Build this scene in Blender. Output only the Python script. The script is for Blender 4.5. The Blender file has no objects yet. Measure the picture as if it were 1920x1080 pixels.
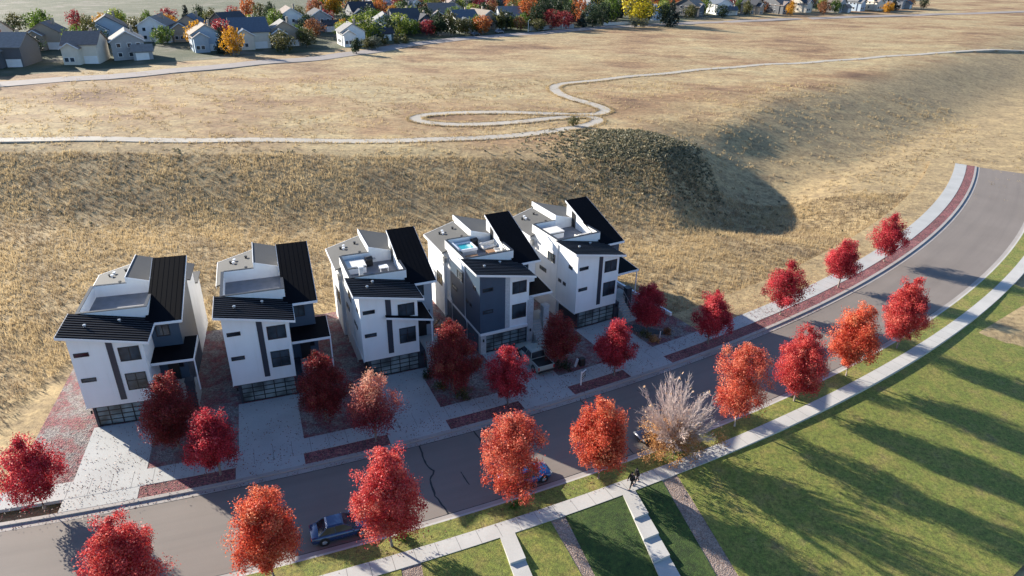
import bpy, bmesh, math, random
import numpy as np
from mathutils import Vector, Matrix

# ---------------------------------------------------------------- camera, world, sun, exposure
S = bpy.context.scene
COL = S.collection
def make_camera():
    cd = bpy.data.cameras.new('camera'); cam = bpy.data.objects.new('camera', cd); COL.objects.link(cam)
    cd.sensor_width = 36; cd.lens = 36 * 1300 / 1920; cd.clip_start = 0.5; cd.clip_end = 4000
    t, r = math.radians(26.5), math.radians(0.9)
    R0, F, U = Vector((1, 0, 0)), Vector((0, math.cos(t), -math.sin(t))), Vector((0, math.sin(t), math.cos(t)))
    R = math.cos(r) * R0 + math.sin(r) * U; U2 = -math.sin(r) * R0 + math.cos(r) * U
    m = Matrix((R, U2, -F)).transposed().to_4x4(); m.translation = Vector((0, 0, 40))
    cam.matrix_world = m; S.camera = cam
make_camera()
SUN_EL, SUN_AZ = 19.5, 148.0          # degrees; azimuth counted from +X towards +Y
W = bpy.data.worlds.new('World'); S.world = W; W.use_nodes = True
nt = W.node_tree; bg = nt.nodes['Background']
sky = nt.nodes.new('ShaderNodeTexSky'); sky.sky_type = 'NISHITA'; sky.sun_disc = False
sky.sun_elevation = math.radians(SUN_EL); sky.sun_rotation = math.radians(90 - SUN_AZ)
sky.air_density = 1.0; sky.dust_density = 0.4; sky.ozone_density = 3.0
tint = nt.nodes.new('ShaderNodeMix'); tint.data_type = 'RGBA'; tint.blend_type = 'MULTIPLY'; tint.inputs[0].default_value = 1.0
tint.inputs[7].default_value = (0.90, 0.98, 1.10, 1)          # clear cold autumn sky
nt.links.new(sky.outputs[0], tint.inputs[6]); nt.links.new(tint.outputs[2], bg.inputs[0]); bg.inputs[1].default_value = 0.08
sl = bpy.data.lights.new('sun', 'SUN'); sl.energy = 5.0; sl.angle = math.radians(0.5); sl.color = (1.0, 0.92, 0.79)
so = bpy.data.objects.new('sun', sl); COL.objects.link(so)
_e, _a = math.radians(SUN_EL), math.radians(SUN_AZ)
so.rotation_euler = Vector((-math.cos(_e) * math.cos(_a), -math.cos(_e) * math.sin(_a), -math.sin(_e))).to_track_quat('-Z', 'Y').to_euler()
so.location = (-80, 60, 60)
S.view_settings.view_transform = 'Standard'; S.view_settings.look = 'None'
S.view_settings.gamma = 1; S.view_settings.exposure = 1.4
S.render.engine = 'CYCLES'
S.cycles.use_denoising = True
S.cycles.max_bounces = 6; S.cycles.transparent_max_bounces = 8

# ---------------------------------------------------------------- helpers
def tag(o, label=None, cat=None, group=None, kind=None):
    if label: o['label'] = label
    if cat: o['category'] = cat
    if group: o['group'] = group
    if kind: o['kind'] = kind
    return o
def empty(name, loc=(0, 0, 0), rz=0.0, label=None, cat=None, group=None):
    o = bpy.data.objects.new(name, None); COL.objects.link(o); o.empty_display_size = 0.3
    o.location = loc; o.rotation_euler = (0, 0, rz)
    return tag(o, label, cat, group)
class MB:
    """collects shapes, builds one mesh object"""
    def __init__(s): s.v = []; s.f = []; s.m = []
    def add(s, vs, fs, m=0):
        n = len(s.v); s.v += [tuple(p) for p in vs]
        for f in fs: s.f.append(tuple(i + n for i in f)); s.m.append(m)
    def hexa(s, b, t, m=0):
        s.add(list(b) + list(t), [(3, 2, 1, 0), (4, 5, 6, 7), (0, 1, 5, 4), (1, 2, 6, 5), (2, 3, 7, 6), (3, 0, 4, 7)], m)
    def box(s, x0, y0, z0, x1, y1, z1, m=0):
        s.hexa([(x0, y0, z0), (x1, y0, z0), (x1, y1, z0), (x0, y1, z0)], [(x0, y0, z1), (x1, y0, z1), (x1, y1, z1), (x0, y1, z1)], m)
    def slab(s, x0, y0, x1, y1, zb, zt, m=0):
        """box whose bottom/top heights are functions of (x, y)"""
        c = [(x0, y0), (x1, y0), (x1, y1), (x0, y1)]
        s.hexa([(x, y, zb(x, y)) for x, y in c], [(x, y, zt(x, y)) for x, y in c], m)
    def tube(s, pts, rad, n=8, m=0, cap=True):
        pts = [Vector(p) for p in pts]
        if not hasattr(rad, '__len__'): rad = [rad] * len(pts)
        base = len(s.v)
        for i, p in enumerate(pts):
            d = (pts[min(i + 1, len(pts) - 1)] - pts[max(i - 1, 0)]).normalized()
            a = d.cross(Vector((0, 0, 1)));
            if a.length < 1e-3: a = Vector((1, 0, 0))
            a.normalize(); b = d.cross(a)
            for k in range(n):
                t = 2 * math.pi * k / n
                s.v.append(tuple(p + (a * math.cos(t) + b * math.sin(t)) * rad[i]))
        for i in range(len(pts) - 1):
            for k in range(n):
                k2 = (k + 1) % n
                s.f.append((base + i * n + k, base + (i + 1) * n + k, base + (i + 1) * n + k2, base + i * n + k2)); s.m.append(m)
        if cap:
            s.f.append(tuple(base + k for k in range(n))); s.m.append(m)
            e = base + (len(pts) - 1) * n
            s.f.append(tuple(e + n - 1 - k for k in range(n))); s.m.append(m)
    def build(s, name, mats, parent=None, smooth=False, bevel=0.0):
        me = bpy.data.meshes.new(name); me.from_pydata(s.v, [], s.f)
        if not isinstance(mats, (list, tuple)): mats = [mats]
        for q in mats: me.materials.append(q)
        me.polygons.foreach_set('material_index', s.m)
        if smooth: me.polygons.foreach_set('use_smooth', [True] * len(s.f))
        me.update()
        o = bpy.data.objects.new(name, me); COL.objects.link(o)
        if parent: o.parent = parent
        if bevel > 0:
            md = o.modifiers.new('bevel', 'BEVEL'); md.width = bevel; md.segments = 2; md.limit_method = 'ANGLE'; md.angle_limit = 0.6
        return o
def array_mesh(name, co, faces, mat, tint=None, smooth=False):
    """fast mesh from numpy arrays; faces (M,k) all of one size; tint per face"""
    me = bpy.data.meshes.new(name); n, k = len(faces), faces.shape[1]
    me.vertices.add(len(co)); me.vertices.foreach_set('co', co.astype(np.float32).ravel())
    me.loops.add(n * k); me.loops.foreach_set('vertex_index', faces.astype(np.int32).ravel())
    me.polygons.add(n); me.polygons.foreach_set('loop_start', np.arange(0, n * k, k, dtype=np.int32))
    me.polygons.foreach_set('loop_total', np.full(n, k, dtype=np.int32))
    if smooth: me.polygons.foreach_set('use_smooth', np.ones(n, dtype=bool))
    me.update(calc_edges=True)
    if tint is not None:
        at = me.attributes.new('tint', 'FLOAT', 'FACE'); at.data.foreach_set('value', tint.astype(np.float32))
    me.materials.append(mat); return me
def link(me, name, parent=None):
    o = bpy.data.objects.new(name, me); COL.objects.link(o)
    if parent: o.parent = parent
    return o
def copy_tree(o, parent=None):
    c = o.copy(); COL.objects.link(c)
    if parent: c.parent = parent
    for ch in list(o.children): copy_tree(ch, c)
    return c

# ---------------------------------------------------------------- materials
def nodes(name):
    m = bpy.data.materials.new(name); m.use_nodes = True
    t = m.node_tree; return m, t, t.nodes['Principled BSDF']
def N(t, kind, **kw):
    n = t.nodes.new(kind)
    for k, v in kw.items(): setattr(n, k, v)
    return n
def ramp(t, fac, stops):
    r = N(t, 'ShaderNodeValToRGB'); e = r.color_ramp.elements
    while len(e) < len(stops): e.new(0.5)
    for i, (p, c) in enumerate(stops): e[i].position = p; e[i].color = (c[0], c[1], c[2], 1)
    t.links.new(fac, r.inputs[0]); return r.outputs[0]
def noise(t, scale, detail=4, rough=0.55, vec=None, stretch=None):
    n = N(t, 'ShaderNodeTexNoise'); n.inputs['Scale'].default_value = scale; n.inputs['Detail'].default_value = detail; n.inputs['Roughness'].default_value = rough
    if vec is None: vec = N(t, 'ShaderNodeTexCoord').outputs['Object']
    if stretch:
        mp = N(t, 'ShaderNodeMapping'); mp.inputs['Scale'].default_value = stretch; t.links.new(vec, mp.inputs[0]); vec = mp.outputs[0]
    t.links.new(vec, n.inputs['Vector']); return n.outputs['Fac']
def mix(t, fac, a, b, mode='MIX'):
    m = N(t, 'ShaderNodeMix', data_type='RGBA', blend_type=mode)
    for s, v in ((m.inputs[0], fac), (m.inputs[6], a), (m.inputs[7], b)):
        if hasattr(v, 'is_output'): t.links.new(v, s)
        elif isinstance(v, (int, float)): s.default_value = v
        else: s.default_value = (v[0], v[1], v[2], 1)
    return m.outputs[2]
def math_(t, op, a, b=0.0, c=0.0):
    m = N(t, 'ShaderNodeMath', operation=op)
    for i, v in enumerate((a, b, c)):
        if hasattr(v, 'is_output'): t.links.new(v, m.inputs[i])
        else: m.inputs[i].default_value = v
    return m.outputs[0]
def bump(t, p, h, strength=0.3, dist=0.05):
    b = N(t, 'ShaderNodeBump'); b.inputs['Strength'].default_value = strength; b.inputs['Distance'].default_value = dist
    t.links.new(h, b.inputs['Height']); t.links.new(b.outputs[0], p.inputs['Normal'])
def plain(name, c, rough=0.6, var=0.12, scale=2.0, metal=0.0, bmp=0.0, bscale=40.0):
    """surface with mottled colour (wear) and optional fine bump"""
    m, t, p = nodes(name)
    f = noise(t, scale, 5)
    lo = [x * (1 - var) for x in c]; hi = [min(1, x * (1 + var)) for x in c]
    t.links.new(ramp(t, f, [(0.3, lo), (0.7, hi)]), p.inputs['Base Color'])
    p.inputs['Roughness'].default_value = rough; p.inputs['Metallic'].default_value = metal
    if bmp: bump(t, p, noise(t, bscale, 3), bmp, 0.02)
    return m
M = {}
def stucco():
    m, t, p = nodes('white_stucco')
    a = ramp(t, noise(t, .7, 5), [(.3, (.75, .75, .74)), (.7, (.80, .80, .795))])
    st = ramp(t, noise(t, 1.6, 5, .65, None, (1, 1, .07)), [(.34, (.955, .952, .945)), (.5, (1, 1, 1))])     # faint rain streaks
    t.links.new(mix(t, 1.0, a, st, 'MULTIPLY'), p.inputs['Base Color']); p.inputs['Roughness'].default_value = .75
    bump(t, p, noise(t, 60, 3), .15, .02); return m
M['white'] = stucco()
M['trim'] = plain('white_trim', (0.72, 0.73, 0.74), 0.5, 0.05, 1.0)
M['slate_panel'] = plain('slate_blue_panel', (0.042, 0.072, 0.112), 0.45, 0.08, 0.8)
M['dark_panel'] = plain('dark_panel', (0.028, 0.034, 0.05), 0.5, 0.15, 1.5)
M['greyblue'] = plain('grey_blue_stucco', (0.30, 0.33, 0.37), 0.7, 0.06, 1.0)
M['stone'] = plain('pale_stone', (0.42, 0.43, 0.44), 0.8, 0.16, 6.0, bmp=0.3, bscale=25)
M['roof_metal'] = plain('black_metal_roof', (0.0025, 0.003, 0.005), 0.7, 0.2, 0.6)
M['roof_metal'].node_tree.nodes['Principled BSDF'].inputs['Specular IOR Level'].default_value = 0.07
M['seam'] = plain('roof_seam', (0.035, 0.038, 0.05), 0.45, 0.1, 1.0)
M['membrane'] = plain('grey_roof_membrane', (0.075, 0.075, 0.074), 0.85, 0.08, 0.45, bmp=0.1)
M['deck'] = plain('deck_boards', (0.20, 0.20, 0.21), 0.75, 0.15, 1.2)
M['frame'] = plain('black_frame', (0.012, 0.012, 0.014), 0.45, 0.1)
M['wood'] = plain('wood', (0.28, 0.15, 0.07), 0.7, 0.25, 3.0)
M['black'] = plain('black_plastic', (0.012, 0.012, 0.013), 0.5, 0.1)
M['steel'] = plain('galvanised', (0.35, 0.36, 0.37), 0.4, 0.1, 3, metal=0.7)
M['cushion'] = plain('cream_fabric', (0.62, 0.60, 0.56), 0.9, 0.08, 4)
def glass(name, c=(0.012, 0.016, 0.02)):
    m, t, p = nodes(name)
    t.links.new(ramp(t, noise(t, 0.55, 2), [(0.38, c), (0.62, [x * 4.5 for x in c])]), p.inputs['Base Color'])
    p.inputs['Roughness'].default_value = 0.06; p.inputs['IOR'].default_value = 1.5
    return m
M['glass'] = glass('window_glass')
M['door_glass'] = glass('garage_glass', (0.045, 0.06, 0.065)); M['door_glass'].node_tree.nodes['Principled BSDF'].inputs['Roughness'].default_value = 0.4
def water_mat():
    m, t, p = nodes('pool_water')
    p.inputs['Base Color'].default_value = (0.015, 0.30, 0.34, 1); p.inputs['Roughness'].default_value = 0.08
    bump(t, p, noise(t, 9, 3), 0.3, 0.03); return m
M['water'] = water_mat()
def concrete(name, c, joint=None, leaf=0.0):
    m, t, p = nodes(name)
    a = noise(t, 0.35, 6); b = noise(t, 9, 5, 0.7)
    col = mix(t, 0.35, ramp(t, a, [(0.3, [x * .82 for x in c]), (0.7, [x * 1.1 for x in c])]), ramp(t, b, [(0.3, [x * .75 for x in c]), (0.7, [x * 1.15 for x in c])]))
    t.links.new(col, p.inputs['Base Color']); p.inputs['Roughness'].default_value = 0.85
    bump(t, p, b, 0.15, 0.01); return m
M['concrete'] = concrete('concrete', (0.46, 0.445, 0.415))
M['concrete_old'] = concrete('grey_concrete', (0.40, 0.40, 0.385))
M['kerb'] = concrete('kerb_concrete', (0.34, 0.31, 0.285))
def asphalt():
    m, t, p = nodes('asphalt')
    a = noise(t, 0.12, 5, stretch=(1, 1, 1)); b = noise(t, 22, 3, 0.8)
    c = mix(t, 0.3, ramp(t, a, [(0.35, (0.172, 0.143, 0.120)), (0.65, (0.205, 0.172, 0.146))]), ramp(t, b, [(0.3, (0.12, 0.105, 0.095)), (0.7, (0.24, 0.21, 0.19))]))
    # tyre-worn bands along the lanes and old patches
    geo = N(t, 'ShaderNodeNewGeometry'); dv = N(t, 'ShaderNodeVectorMath', operation='SUBTRACT'); t.links.new(geo.outputs['Position'], dv.inputs[0]); dv.inputs[1].default_value = (-100.269, 259.538, -0.13)
    ln = N(t, 'ShaderNodeVectorMath', operation='LENGTH'); t.links.new(dv.outputs[0], ln.inputs[0])
    sp = N(t, 'ShaderNodeSeparateXYZ'); t.links.new(dv.outputs[0], sp.inputs[0]); ang = math_(t, 'ARCTAN2', sp.outputs[1], sp.outputs[0])
    cb = N(t, 'ShaderNodeCombineXYZ'); t.links.new(math_(t, 'MULTIPLY', ang, 8.0), cb.inputs[0]); t.links.new(math_(t, 'MULTIPLY', ln.outputs['Value'], 0.75), cb.inputs[1])
    c = mix(t, 1.0, c, ramp(t, noise(t, 1.0, 4, .6, cb.outputs[0]), [(0.3, (0.90, 0.90, 0.905)), (0.5, (1.0, 1.0, 1.0)), (0.7, (1.07, 1.065, 1.06))]), 'MULTIPLY')
    t.links.new(c, p.inputs['Base Color']); p.inputs['Roughness'].default_value = 0.85
    bump(t, p, b, 0.2, 0.01); return m
M['asphalt'] = asphalt()
M['tar'] = plain('crack_sealant', (0.012, 0.012, 0.013), 0.5, 0.2)
def speckle(name, cols, scale=7.0, big=0.5, bstr=0.7, bdist=0.06):
    """mulch, gravel, leaf litter: voronoi cells with one colour each, over slow patches"""
    m, t, p = nodes(name)
    v = N(t, 'ShaderNodeTexVoronoi'); v.inputs['Scale'].default_value = scale
    t.links.new(N(t, 'ShaderNodeTexCoord').outputs['Object'], v.inputs['Vector'])
    sep = N(t, 'ShaderNodeSeparateColor'); t.links.new(v.outputs['Color'], sep.inputs[0])
    k = len(cols); r = ramp(t, sep.outputs[0], [((i + 0.5) / k, c) for i, c in enumerate(cols)])
    big_n = ramp(t, noise(t, big, 4), [(0.3, (0.72, 0.72, 0.72)), (0.7, (1.2, 1.2, 1.2))])
    t.links.new(mix(t, 1.0, r, big_n, 'MULTIPLY'), p.inputs['Base Color']); p.inputs['Roughness'].default_value = 0.95
    bump(t, p, v.outputs['Distance'], bstr, bdist); return m
M['mulch'] = speckle('leafy_mulch', [(0.07, 0.035, 0.04), (0.17, 0.05, 0.062), (0.27, 0.075, 0.085), (0.12, 0.075, 0.065), (0.32, 0.13, 0.11)], 9)
M['yard'] = speckle('yard_gravel', [(0.10, 0.085, 0.085), (0.17, 0.14, 0.135), (0.14, 0.075, 0.08), (0.24, 0.21, 0.19), (0.11, 0.10, 0.08)], 8, 0.35)
def yard_mat():
    m, t, p = nodes('leaf_strewn_gravel')
    v = N(t, 'ShaderNodeTexVoronoi'); v.inputs['Scale'].default_value = 8; t.links.new(N(t, 'ShaderNodeTexCoord').outputs['Object'], v.inputs['Vector'])
    sep = N(t, 'ShaderNodeSeparateColor'); t.links.new(v.outputs['Color'], sep.inputs[0])
    g = ramp(t, sep.outputs[0], [(.1, (.12, .10, .10)), (.35, (.22, .185, .18)), (.6, (.30, .265, .245)), (.9, (.16, .14, .12))])
    l = ramp(t, sep.outputs[1], [(.1, (.10, .045, .05)), (.4, (.21, .06, .072)), (.7, (.28, .10, .10)), (.95, (.16, .11, .085))])
    f = ramp(t, noise(t, .5, 5, .7), [(.44, (0, 0, 0)), (.56, (1, 1, 1))])
    t.links.new(mix(t, f, g, l), p.inputs['Base Color']); p.inputs['Roughness'].default_value = .95; bump(t, p, v.outputs['Distance'], .8, .06); return m
M['yard'] = yard_mat()
M['pebbles'] = speckle('river_pebbles', [(0.20, 0.14, 0.11), (0.31, 0.23, 0.185), (0.40, 0.32, 0.27), (0.25, 0.17, 0.135), (0.34, 0.25, 0.20)], 12, 0.5, 0.8, 0.06)
def lawn(name, stops, patch=0.6):
    m, t, p = nodes(name)
    a = noise(t, patch, 6, 0.65); b = noise(t, 14, 4, 0.75)
    c1 = ramp(t, a, stops)
    c2 = ramp(t, b, [(0.32, (0.35, 0.35, 0.35)), (0.68, (1.6, 1.6, 1.6))])
    c3 = ramp(t, noise(t, 3.2, 5, .7), [(0.36, (0.62, 0.60, 0.55)), (0.5, (1.0, 1.0, 1.0)), (0.64, (1.35, 1.28, 1.15))])
    t.links.new(mix(t, 1.0, mix(t, 1.0, c1, c2, 'MULTIPLY'), c3, 'MULTIPLY'), p.inputs['Base Color']); p.inputs['Roughness'].default_value = 0.9
    bump(t, p, b, 0.9, 0.09); return m
M['lawn_yellow'] = lawn('yellowing_lawn', [(0.25, (0.24, 0.18, 0.075)), (0.42, (0.25, 0.235, 0.05)), (0.58, (0.17, 0.205, 0.032)), (0.75, (0.28, 0.25, 0.075))])
M['lawn_green'] = lawn('green_lawn', [(0.28, (0.024, 0.05, 0.009)), (0.5, (0.045, 0.085, 0.012)), (0.72, (0.085, 0.12, 0.022))])
M['lawn_strip'] = lawn('grass_strip', [(0.25, (0.24, 0.16, 0.08)), (0.42, (0.24, 0.22, 0.05)), (0.58, (0.15, 0.185, 0.03)), (0.75, (0.28, 0.225, 0.09))], 0.45)
def terrain_mat():
    m, t, p = nodes('dry_grassland')
    geo = N(t, 'ShaderNodeNewGeometry'); sep = N(t, 'ShaderNodeSeparateXYZ'); t.links.new(geo.outputs['Position'], sep.inputs[0])
    x, y, z = sep.outputs
    pos = geo.outputs['Position']
    n1 = noise(t, 0.055, 6, 0.62, pos, (0.6, 1, 1)); n2 = noise(t, 0.26, 6, 0.75, pos, (0.6, 1, 1)); n3 = noise(t, 1.1, 6, 0.8, pos)
    dry = ramp(t, n1, [(0.32, (0.16, 0.085, 0.04)), (0.41, (0.29, 0.18, 0.088)), (0.50, (0.37, 0.265, 0.135)), (0.62, (0.41, 0.325, 0.175)), (0.74, (0.28, 0.225, 0.12))])
    det = ramp(t, n2, [(0.30, (0.48, 0.38, 0.32)), (0.42, (0.80, 0.75, 0.70)), (0.56, (1.0, 1.0, 1.0)), (0.70, (1.28, 1.26, 1.18))])
    fine = ramp(t, n3, [(0.32, (0.45, 0.42, 0.38)), (0.5, (0.95, 0.94, 0.92)), (0.68, (1.4, 1.36, 1.28))])
    c = mix(t, 1.0, mix(t, 1.0, dry, det, 'MULTIPLY'), fine, 'MULTIPLY')
    # tall brown grass on the bank below the plateau
    bank = ramp(t, n2, [(0.3, (0.22, 0.16, 0.09)), (0.45, (0.34, 0.25, 0.13)), (0.6, (0.44, 0.325, 0.165)), (0.75, (0.30, 0.25, 0.135))])
    bank = mix(t, 1.0, bank, fine, 'MULTIPLY')
    yy = math_(t, 'ADD', y, math_(t, 'MULTIPLY', math_(t, 'SUBTRACT', n1, 0.5), 18.0))
    yy = math_(t, 'SUBTRACT', yy, math_(t, 'MULTIPLY', math_(t, 'MAXIMUM', 0.0, math_(t, 'SUBTRACT', x, 12.0)), 0.9))
    mr = N(t, 'ShaderNodeMapRange'); mr.inputs[1].default_value = 119; mr.inputs[2].default_value = 129; t.links.new(yy, mr.inputs[0])
    c = mix(t, mr.outputs[0], bank, c)
    # the neighbourhood beyond the field: mown grass, bare dirt
    tb = math_(t, 'SUBTRACT', y, math_(t, 'ADD', math_(t, 'MULTIPLY', x, 0.83), 300.0))
    mt = N(t, 'ShaderNodeMapRange'); mt.inputs[1].default_value = 3; mt.inputs[2].default_value = 6; t.links.new(tb, mt.inputs[0])
    town = ramp(t, noise(t, 0.09, 4, 0.6, pos), [(0.35, (0.035, 0.05, 0.018)), (0.55, (0.075, 0.08, 0.04)), (0.68, (0.16, 0.14, 0.11))])
    c = mix(t, mt.outputs[0], c, town)
    # near the street: bare earth
    t.links.new(c, p.inputs['Base Color']); p.inputs['Roughness'].default_value = 0.95
    bump(t, p, n3, 0.5, 0.3); return m
M['terrain'] = terrain_mat()
def leaf_mat(name, stops, trans=0.4, var=0.06):
    m, t, p = nodes(name)
    at = N(t, 'ShaderNodeAttribute', attribute_name='tint')
    oi = N(t, 'ShaderNodeObjectInfo')
    f = math_(t, 'ADD', at.outputs['Fac'], math_(t, 'MULTIPLY', math_(t, 'SUBTRACT', oi.outputs['Random'], 0.5), var * 2))
    c = ramp(t, f, stops)
    t.links.new(c, p.inputs['Base Color']); p.inputs['Roughness'].default_value = 0.55; p.inputs['Specular IOR Level'].default_value = 0.3
    tr = N(t, 'ShaderNodeBsdfTranslucent'); t.links.new(c, tr.inputs[0])
    ms = N(t, 'ShaderNodeMixShader'); ms.inputs[0].default_value = trans
    out = t.nodes['Material Output']
    t.links.new(p.outputs[0], ms.inputs[1]); t.links.new(tr.outputs[0], ms.inputs[2]); t.links.new(ms.outputs[0], out.inputs[0])
    return m
L = {
 'scarlet': leaf_mat('scarlet_leaves', [(0.05, (0.24, 0.016, 0.026)), (0.34, (0.52, 0.042, 0.05)), (0.62, (0.68, 0.10, 0.085)), (0.9, (0.74, 0.27, 0.19))]),
 'coral': leaf_mat('coral_leaves', [(0.05, (0.26, 0.026, 0.022)), (0.34, (0.54, 0.075, 0.05)), (0.62, (0.70, 0.17, 0.09)), (0.9, (0.74, 0.32, 0.19))]),
 'vermilion': leaf_mat('vermilion_leaves', [(0.05, (0.28, 0.024, 0.016)), (0.34, (0.58, 0.075, 0.04)), (0.62, (0.70, 0.155, 0.075)), (0.9, (0.74, 0.31, 0.15))]),
 'dark_red': leaf_mat('dark_red_leaves', [(0.05, (0.187, 0.022, 0.026)), (0.4, (0.412, 0.030, 0.045)), (0.75, (0.673, 0.055, 0.075)), (1.0, (0.750, 0.187, 0.168))]),
 'peach': leaf_mat('peach_red_leaves', [(0.05, (0.17, 0.024, 0.035)), (0.35, (0.33, 0.05, 0.06)), (0.62, (0.52, 0.17, 0.12)), (0.85, (0.66, 0.36, 0.24)), (1.0, (0.70, 0.48, 0.34))]),
 'maroon': leaf_mat('maroon_leaves', [(0.05, (0.107, 0.030, 0.018)), (0.4, (0.242, 0.030, 0.030)), (0.75, (0.365, 0.046, 0.048)), (1.0, (0.395, 0.167, 0.076))]),
 'tan': leaf_mat('tan_leaves', [(0.05, (0.28, 0.12, 0.04)), (0.5, (0.52, 0.26, 0.09)), (1.0, (0.64, 0.46, 0.30))]),
 'green': leaf_mat('green_leaves', [(0.05, (0.037, 0.069, 0.015)), (0.5, (0.106, 0.175, 0.025)), (1.0, (0.225, 0.275, 0.050))]),
 'lime': leaf_mat('lime_leaves', [(0.05, (0.072, 0.108, 0.017)), (0.5, (0.228, 0.276, 0.042)), (1.0, (0.384, 0.384, 0.072))]),
 'olive': leaf_mat('olive_leaves', [(0.05, (0.04, 0.045, 0.015)), (0.5, (0.10, 0.105, 0.035)), (1.0, (0.20, 0.17, 0.06))]),
 'dark_green': leaf_mat('dark_green_leaves', [(0.05, (0.012, 0.022, 0.012)), (0.5, (0.032, 0.055, 0.026)), (1.0, (0.075, 0.10, 0.045))]),
 'pine': leaf_mat('pine_needles', [(0.05, (0.01, 0.018, 0.014)), (0.5, (0.025, 0.042, 0.032)), (1.0, (0.06, 0.08, 0.06))], 0.15),
 'sage': leaf_mat('grey_green_leaves', [(0.05, (0.045, 0.055, 0.04)), (0.5, (0.10, 0.115, 0.08)), (1.0, (0.18, 0.19, 0.14))]),
 'gold': leaf_mat('golden_leaves', [(0.05, (0.28, 0.12, 0.01)), (0.5, (0.55, 0.27, 0.02)), (1.0, (0.66, 0.40, 0.05))]),
 'yellow': leaf_mat('yellow_leaves', [(0.05, (0.22, 0.17, 0.01)), (0.5, (0.52, 0.42, 0.02)), (1.0, (0.66, 0.56, 0.06))]),
 'orange': leaf_mat('orange_leaves', [(0.05, (0.22, 0.05, 0.015)), (0.5, (0.48, 0.13, 0.035)), (1.0, (0.56, 0.28, 0.08))]),
 'rust': leaf_mat('rust_leaves', [(0.05, (0.12, 0.045, 0.02)), (0.5, (0.27, 0.11, 0.05)), (1.0, (0.38, 0.20, 0.09))]),
 'crimson': leaf_mat('crimson_leaves', [(0.05, (0.12, 0.014, 0.02)), (0.5, (0.30, 0.035, 0.045)), (1.0, (0.42, 0.10, 0.09))]),
}
M['bark'] = plain('bark', (0.20, 0.165, 0.14), 0.9, 0.25, 5, bmp=0.4, bscale=30)
M['pale_bark'] = plain('pale_bark', (0.42, 0.35, 0.30), 0.85, 0.2, 6)
M['twig'] = plain('pale_twigs', (0.54, 0.43, 0.385), 0.85, 0.2, 3)

# ---------------------------------------------------------------- the street's own coordinates: s along the far kerb, d towards the viewer
CX, CY, CR = -100.269, 259.538, 230.0
def P(s, d, z=0.0):
    a = s / CR - math.pi / 2
    return (CX + (CR + d) * math.cos(a), CY + (CR + d) * math.sin(a), z)
def heading(s): return s / CR
def lawn_z(d): return -0.11 * max(0.0, d - 12.75)
def ribbon(name, s0, s1, d0, d1, zt, mat, depth=0.3, step=1.5, label=None, zf=None, dn=1):
    """a slab that follows the street between two distances"""
    n = max(2, int(abs(s1 - s0) / step) + 1)
    f0 = d0 if callable(d0) else (lambda s: d0); f1 = d1 if callable(d1) else (lambda s: d1)
    v, f = [], []; k = dn + 1
    for i in range(n):
        s = s0 + (s1 - s0) * i / (n - 1)
        for j in range(k):
            d = f0(s) + (f1(s) - f0(s)) * j / dn
            v.append(P(s, d, zt + (zf(d) if zf else 0)))
    nb = len(v); v += [(x, y, z - depth) for x, y, z in v]
    for i in range(n - 1):
        for j in range(dn):
            a = i * k + j; f.append((a, a + 1, a + k + 1, a + k)[::-1])
        a = i * k; f.append((a, a + nb, a + k + nb, a + k)[::-1])
        a = i * k + dn; f.append((a, a + k, a + k + nb, a + nb)[::-1])
    for a in (0, (n - 1) * k):
        q = (a, a + dn, a + dn + nb, a + nb); f.append(q if a == 0 else q[::-1])
    m = MB(); m.add(v, f); o = m.build(name, mat); tag(o, label, None, None, 'structure'); return o

# ---------------------------------------------------------------- ground
def sm(t):
    t=np.clip(t,0,1); return t*t*(3-2*t)
def terrain_z(x,y):
    x=np.asarray(x,float); y=np.asarray(y,float)
    sh=0.9*np.maximum(0,x-26)
    far=sm((y-92-sh)/20)
    bank=6.2*sm((y-98-sh)/(30.0+0.5*np.clip(x-30,0,40)))
    und=(0.55*np.sin(x*0.071+1.3)*np.sin(y*0.093+0.4)+0.35*np.sin(x*0.19+y*0.13)+0.25*np.sin(x*0.043-y*0.157+2.0))*far*0.35
    knob=0.8*np.exp(-((y-134)/9.0)**2-((x-22)/10.0)**2)
    gw=sm((y-96)/14.0)*(1-sm((y-140)/14.0))
    gully=-2.8*gw*sm((x-25.0)/17.0)*(1-sm((x-44)/22.0))
    swale=-1.2*np.exp(-((y-96-sh)/9.0)**2)
    return -0.35+bank+und+knob+gully+swale*far
def build_ground():
    def axis(fine_lo, fine_hi, step, lo, hi, grow=1.18):
        a = list(np.arange(fine_lo, fine_hi + 1e-6, step)); d = step
        x = fine_hi
        while x < hi: d *= grow; x += d; a.append(min(x, hi))
        d = step; x = fine_lo; b = []
        while x > lo: d *= grow; x -= d; b.append(max(x, lo))
        return np.array(b[::-1] + a)
    xs = axis(-90, 90, 2.0, -1500, 1500); ys = axis(88, 232, 2.0, -60, 2200)
    X, Y = np.meshgrid(xs, ys); Z = terrain_z(X, Y)
    # the near lawn falls away towards the viewer, and the ground under it too
    D = np.hypot(X - CX, Y - CY) - CR
    Z = np.where(Y < 70, Z + np.where(D > 12.75, -0.11 * (D - 12.75), 0) - 0.25, Z)
    nx, ny = len(xs), len(ys)
    idx = np.arange(nx * ny).reshape(ny, nx)
    F = np.stack([idx[:-1, :-1], idx[:-1, 1:], idx[1:, 1:], idx[1:, :-1]], -1).reshape(-1, 4)
    me = array_mesh('ground', np.stack([X, Y, Z], -1).reshape(-1, 3), F, M['terrain'], smooth=True)
    tag(link(me, 'ground'), 'dry grass field rising to a low plateau behind the houses', None, None, 'structure')
build_ground()
SA, SB = 10.0, 235.0
ribbon('road', SA, SB, 0.0, 8.9, -0.13, M['asphalt'], 0.2, label='dark asphalt street curving between two rows of red trees', dn=4)
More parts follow.
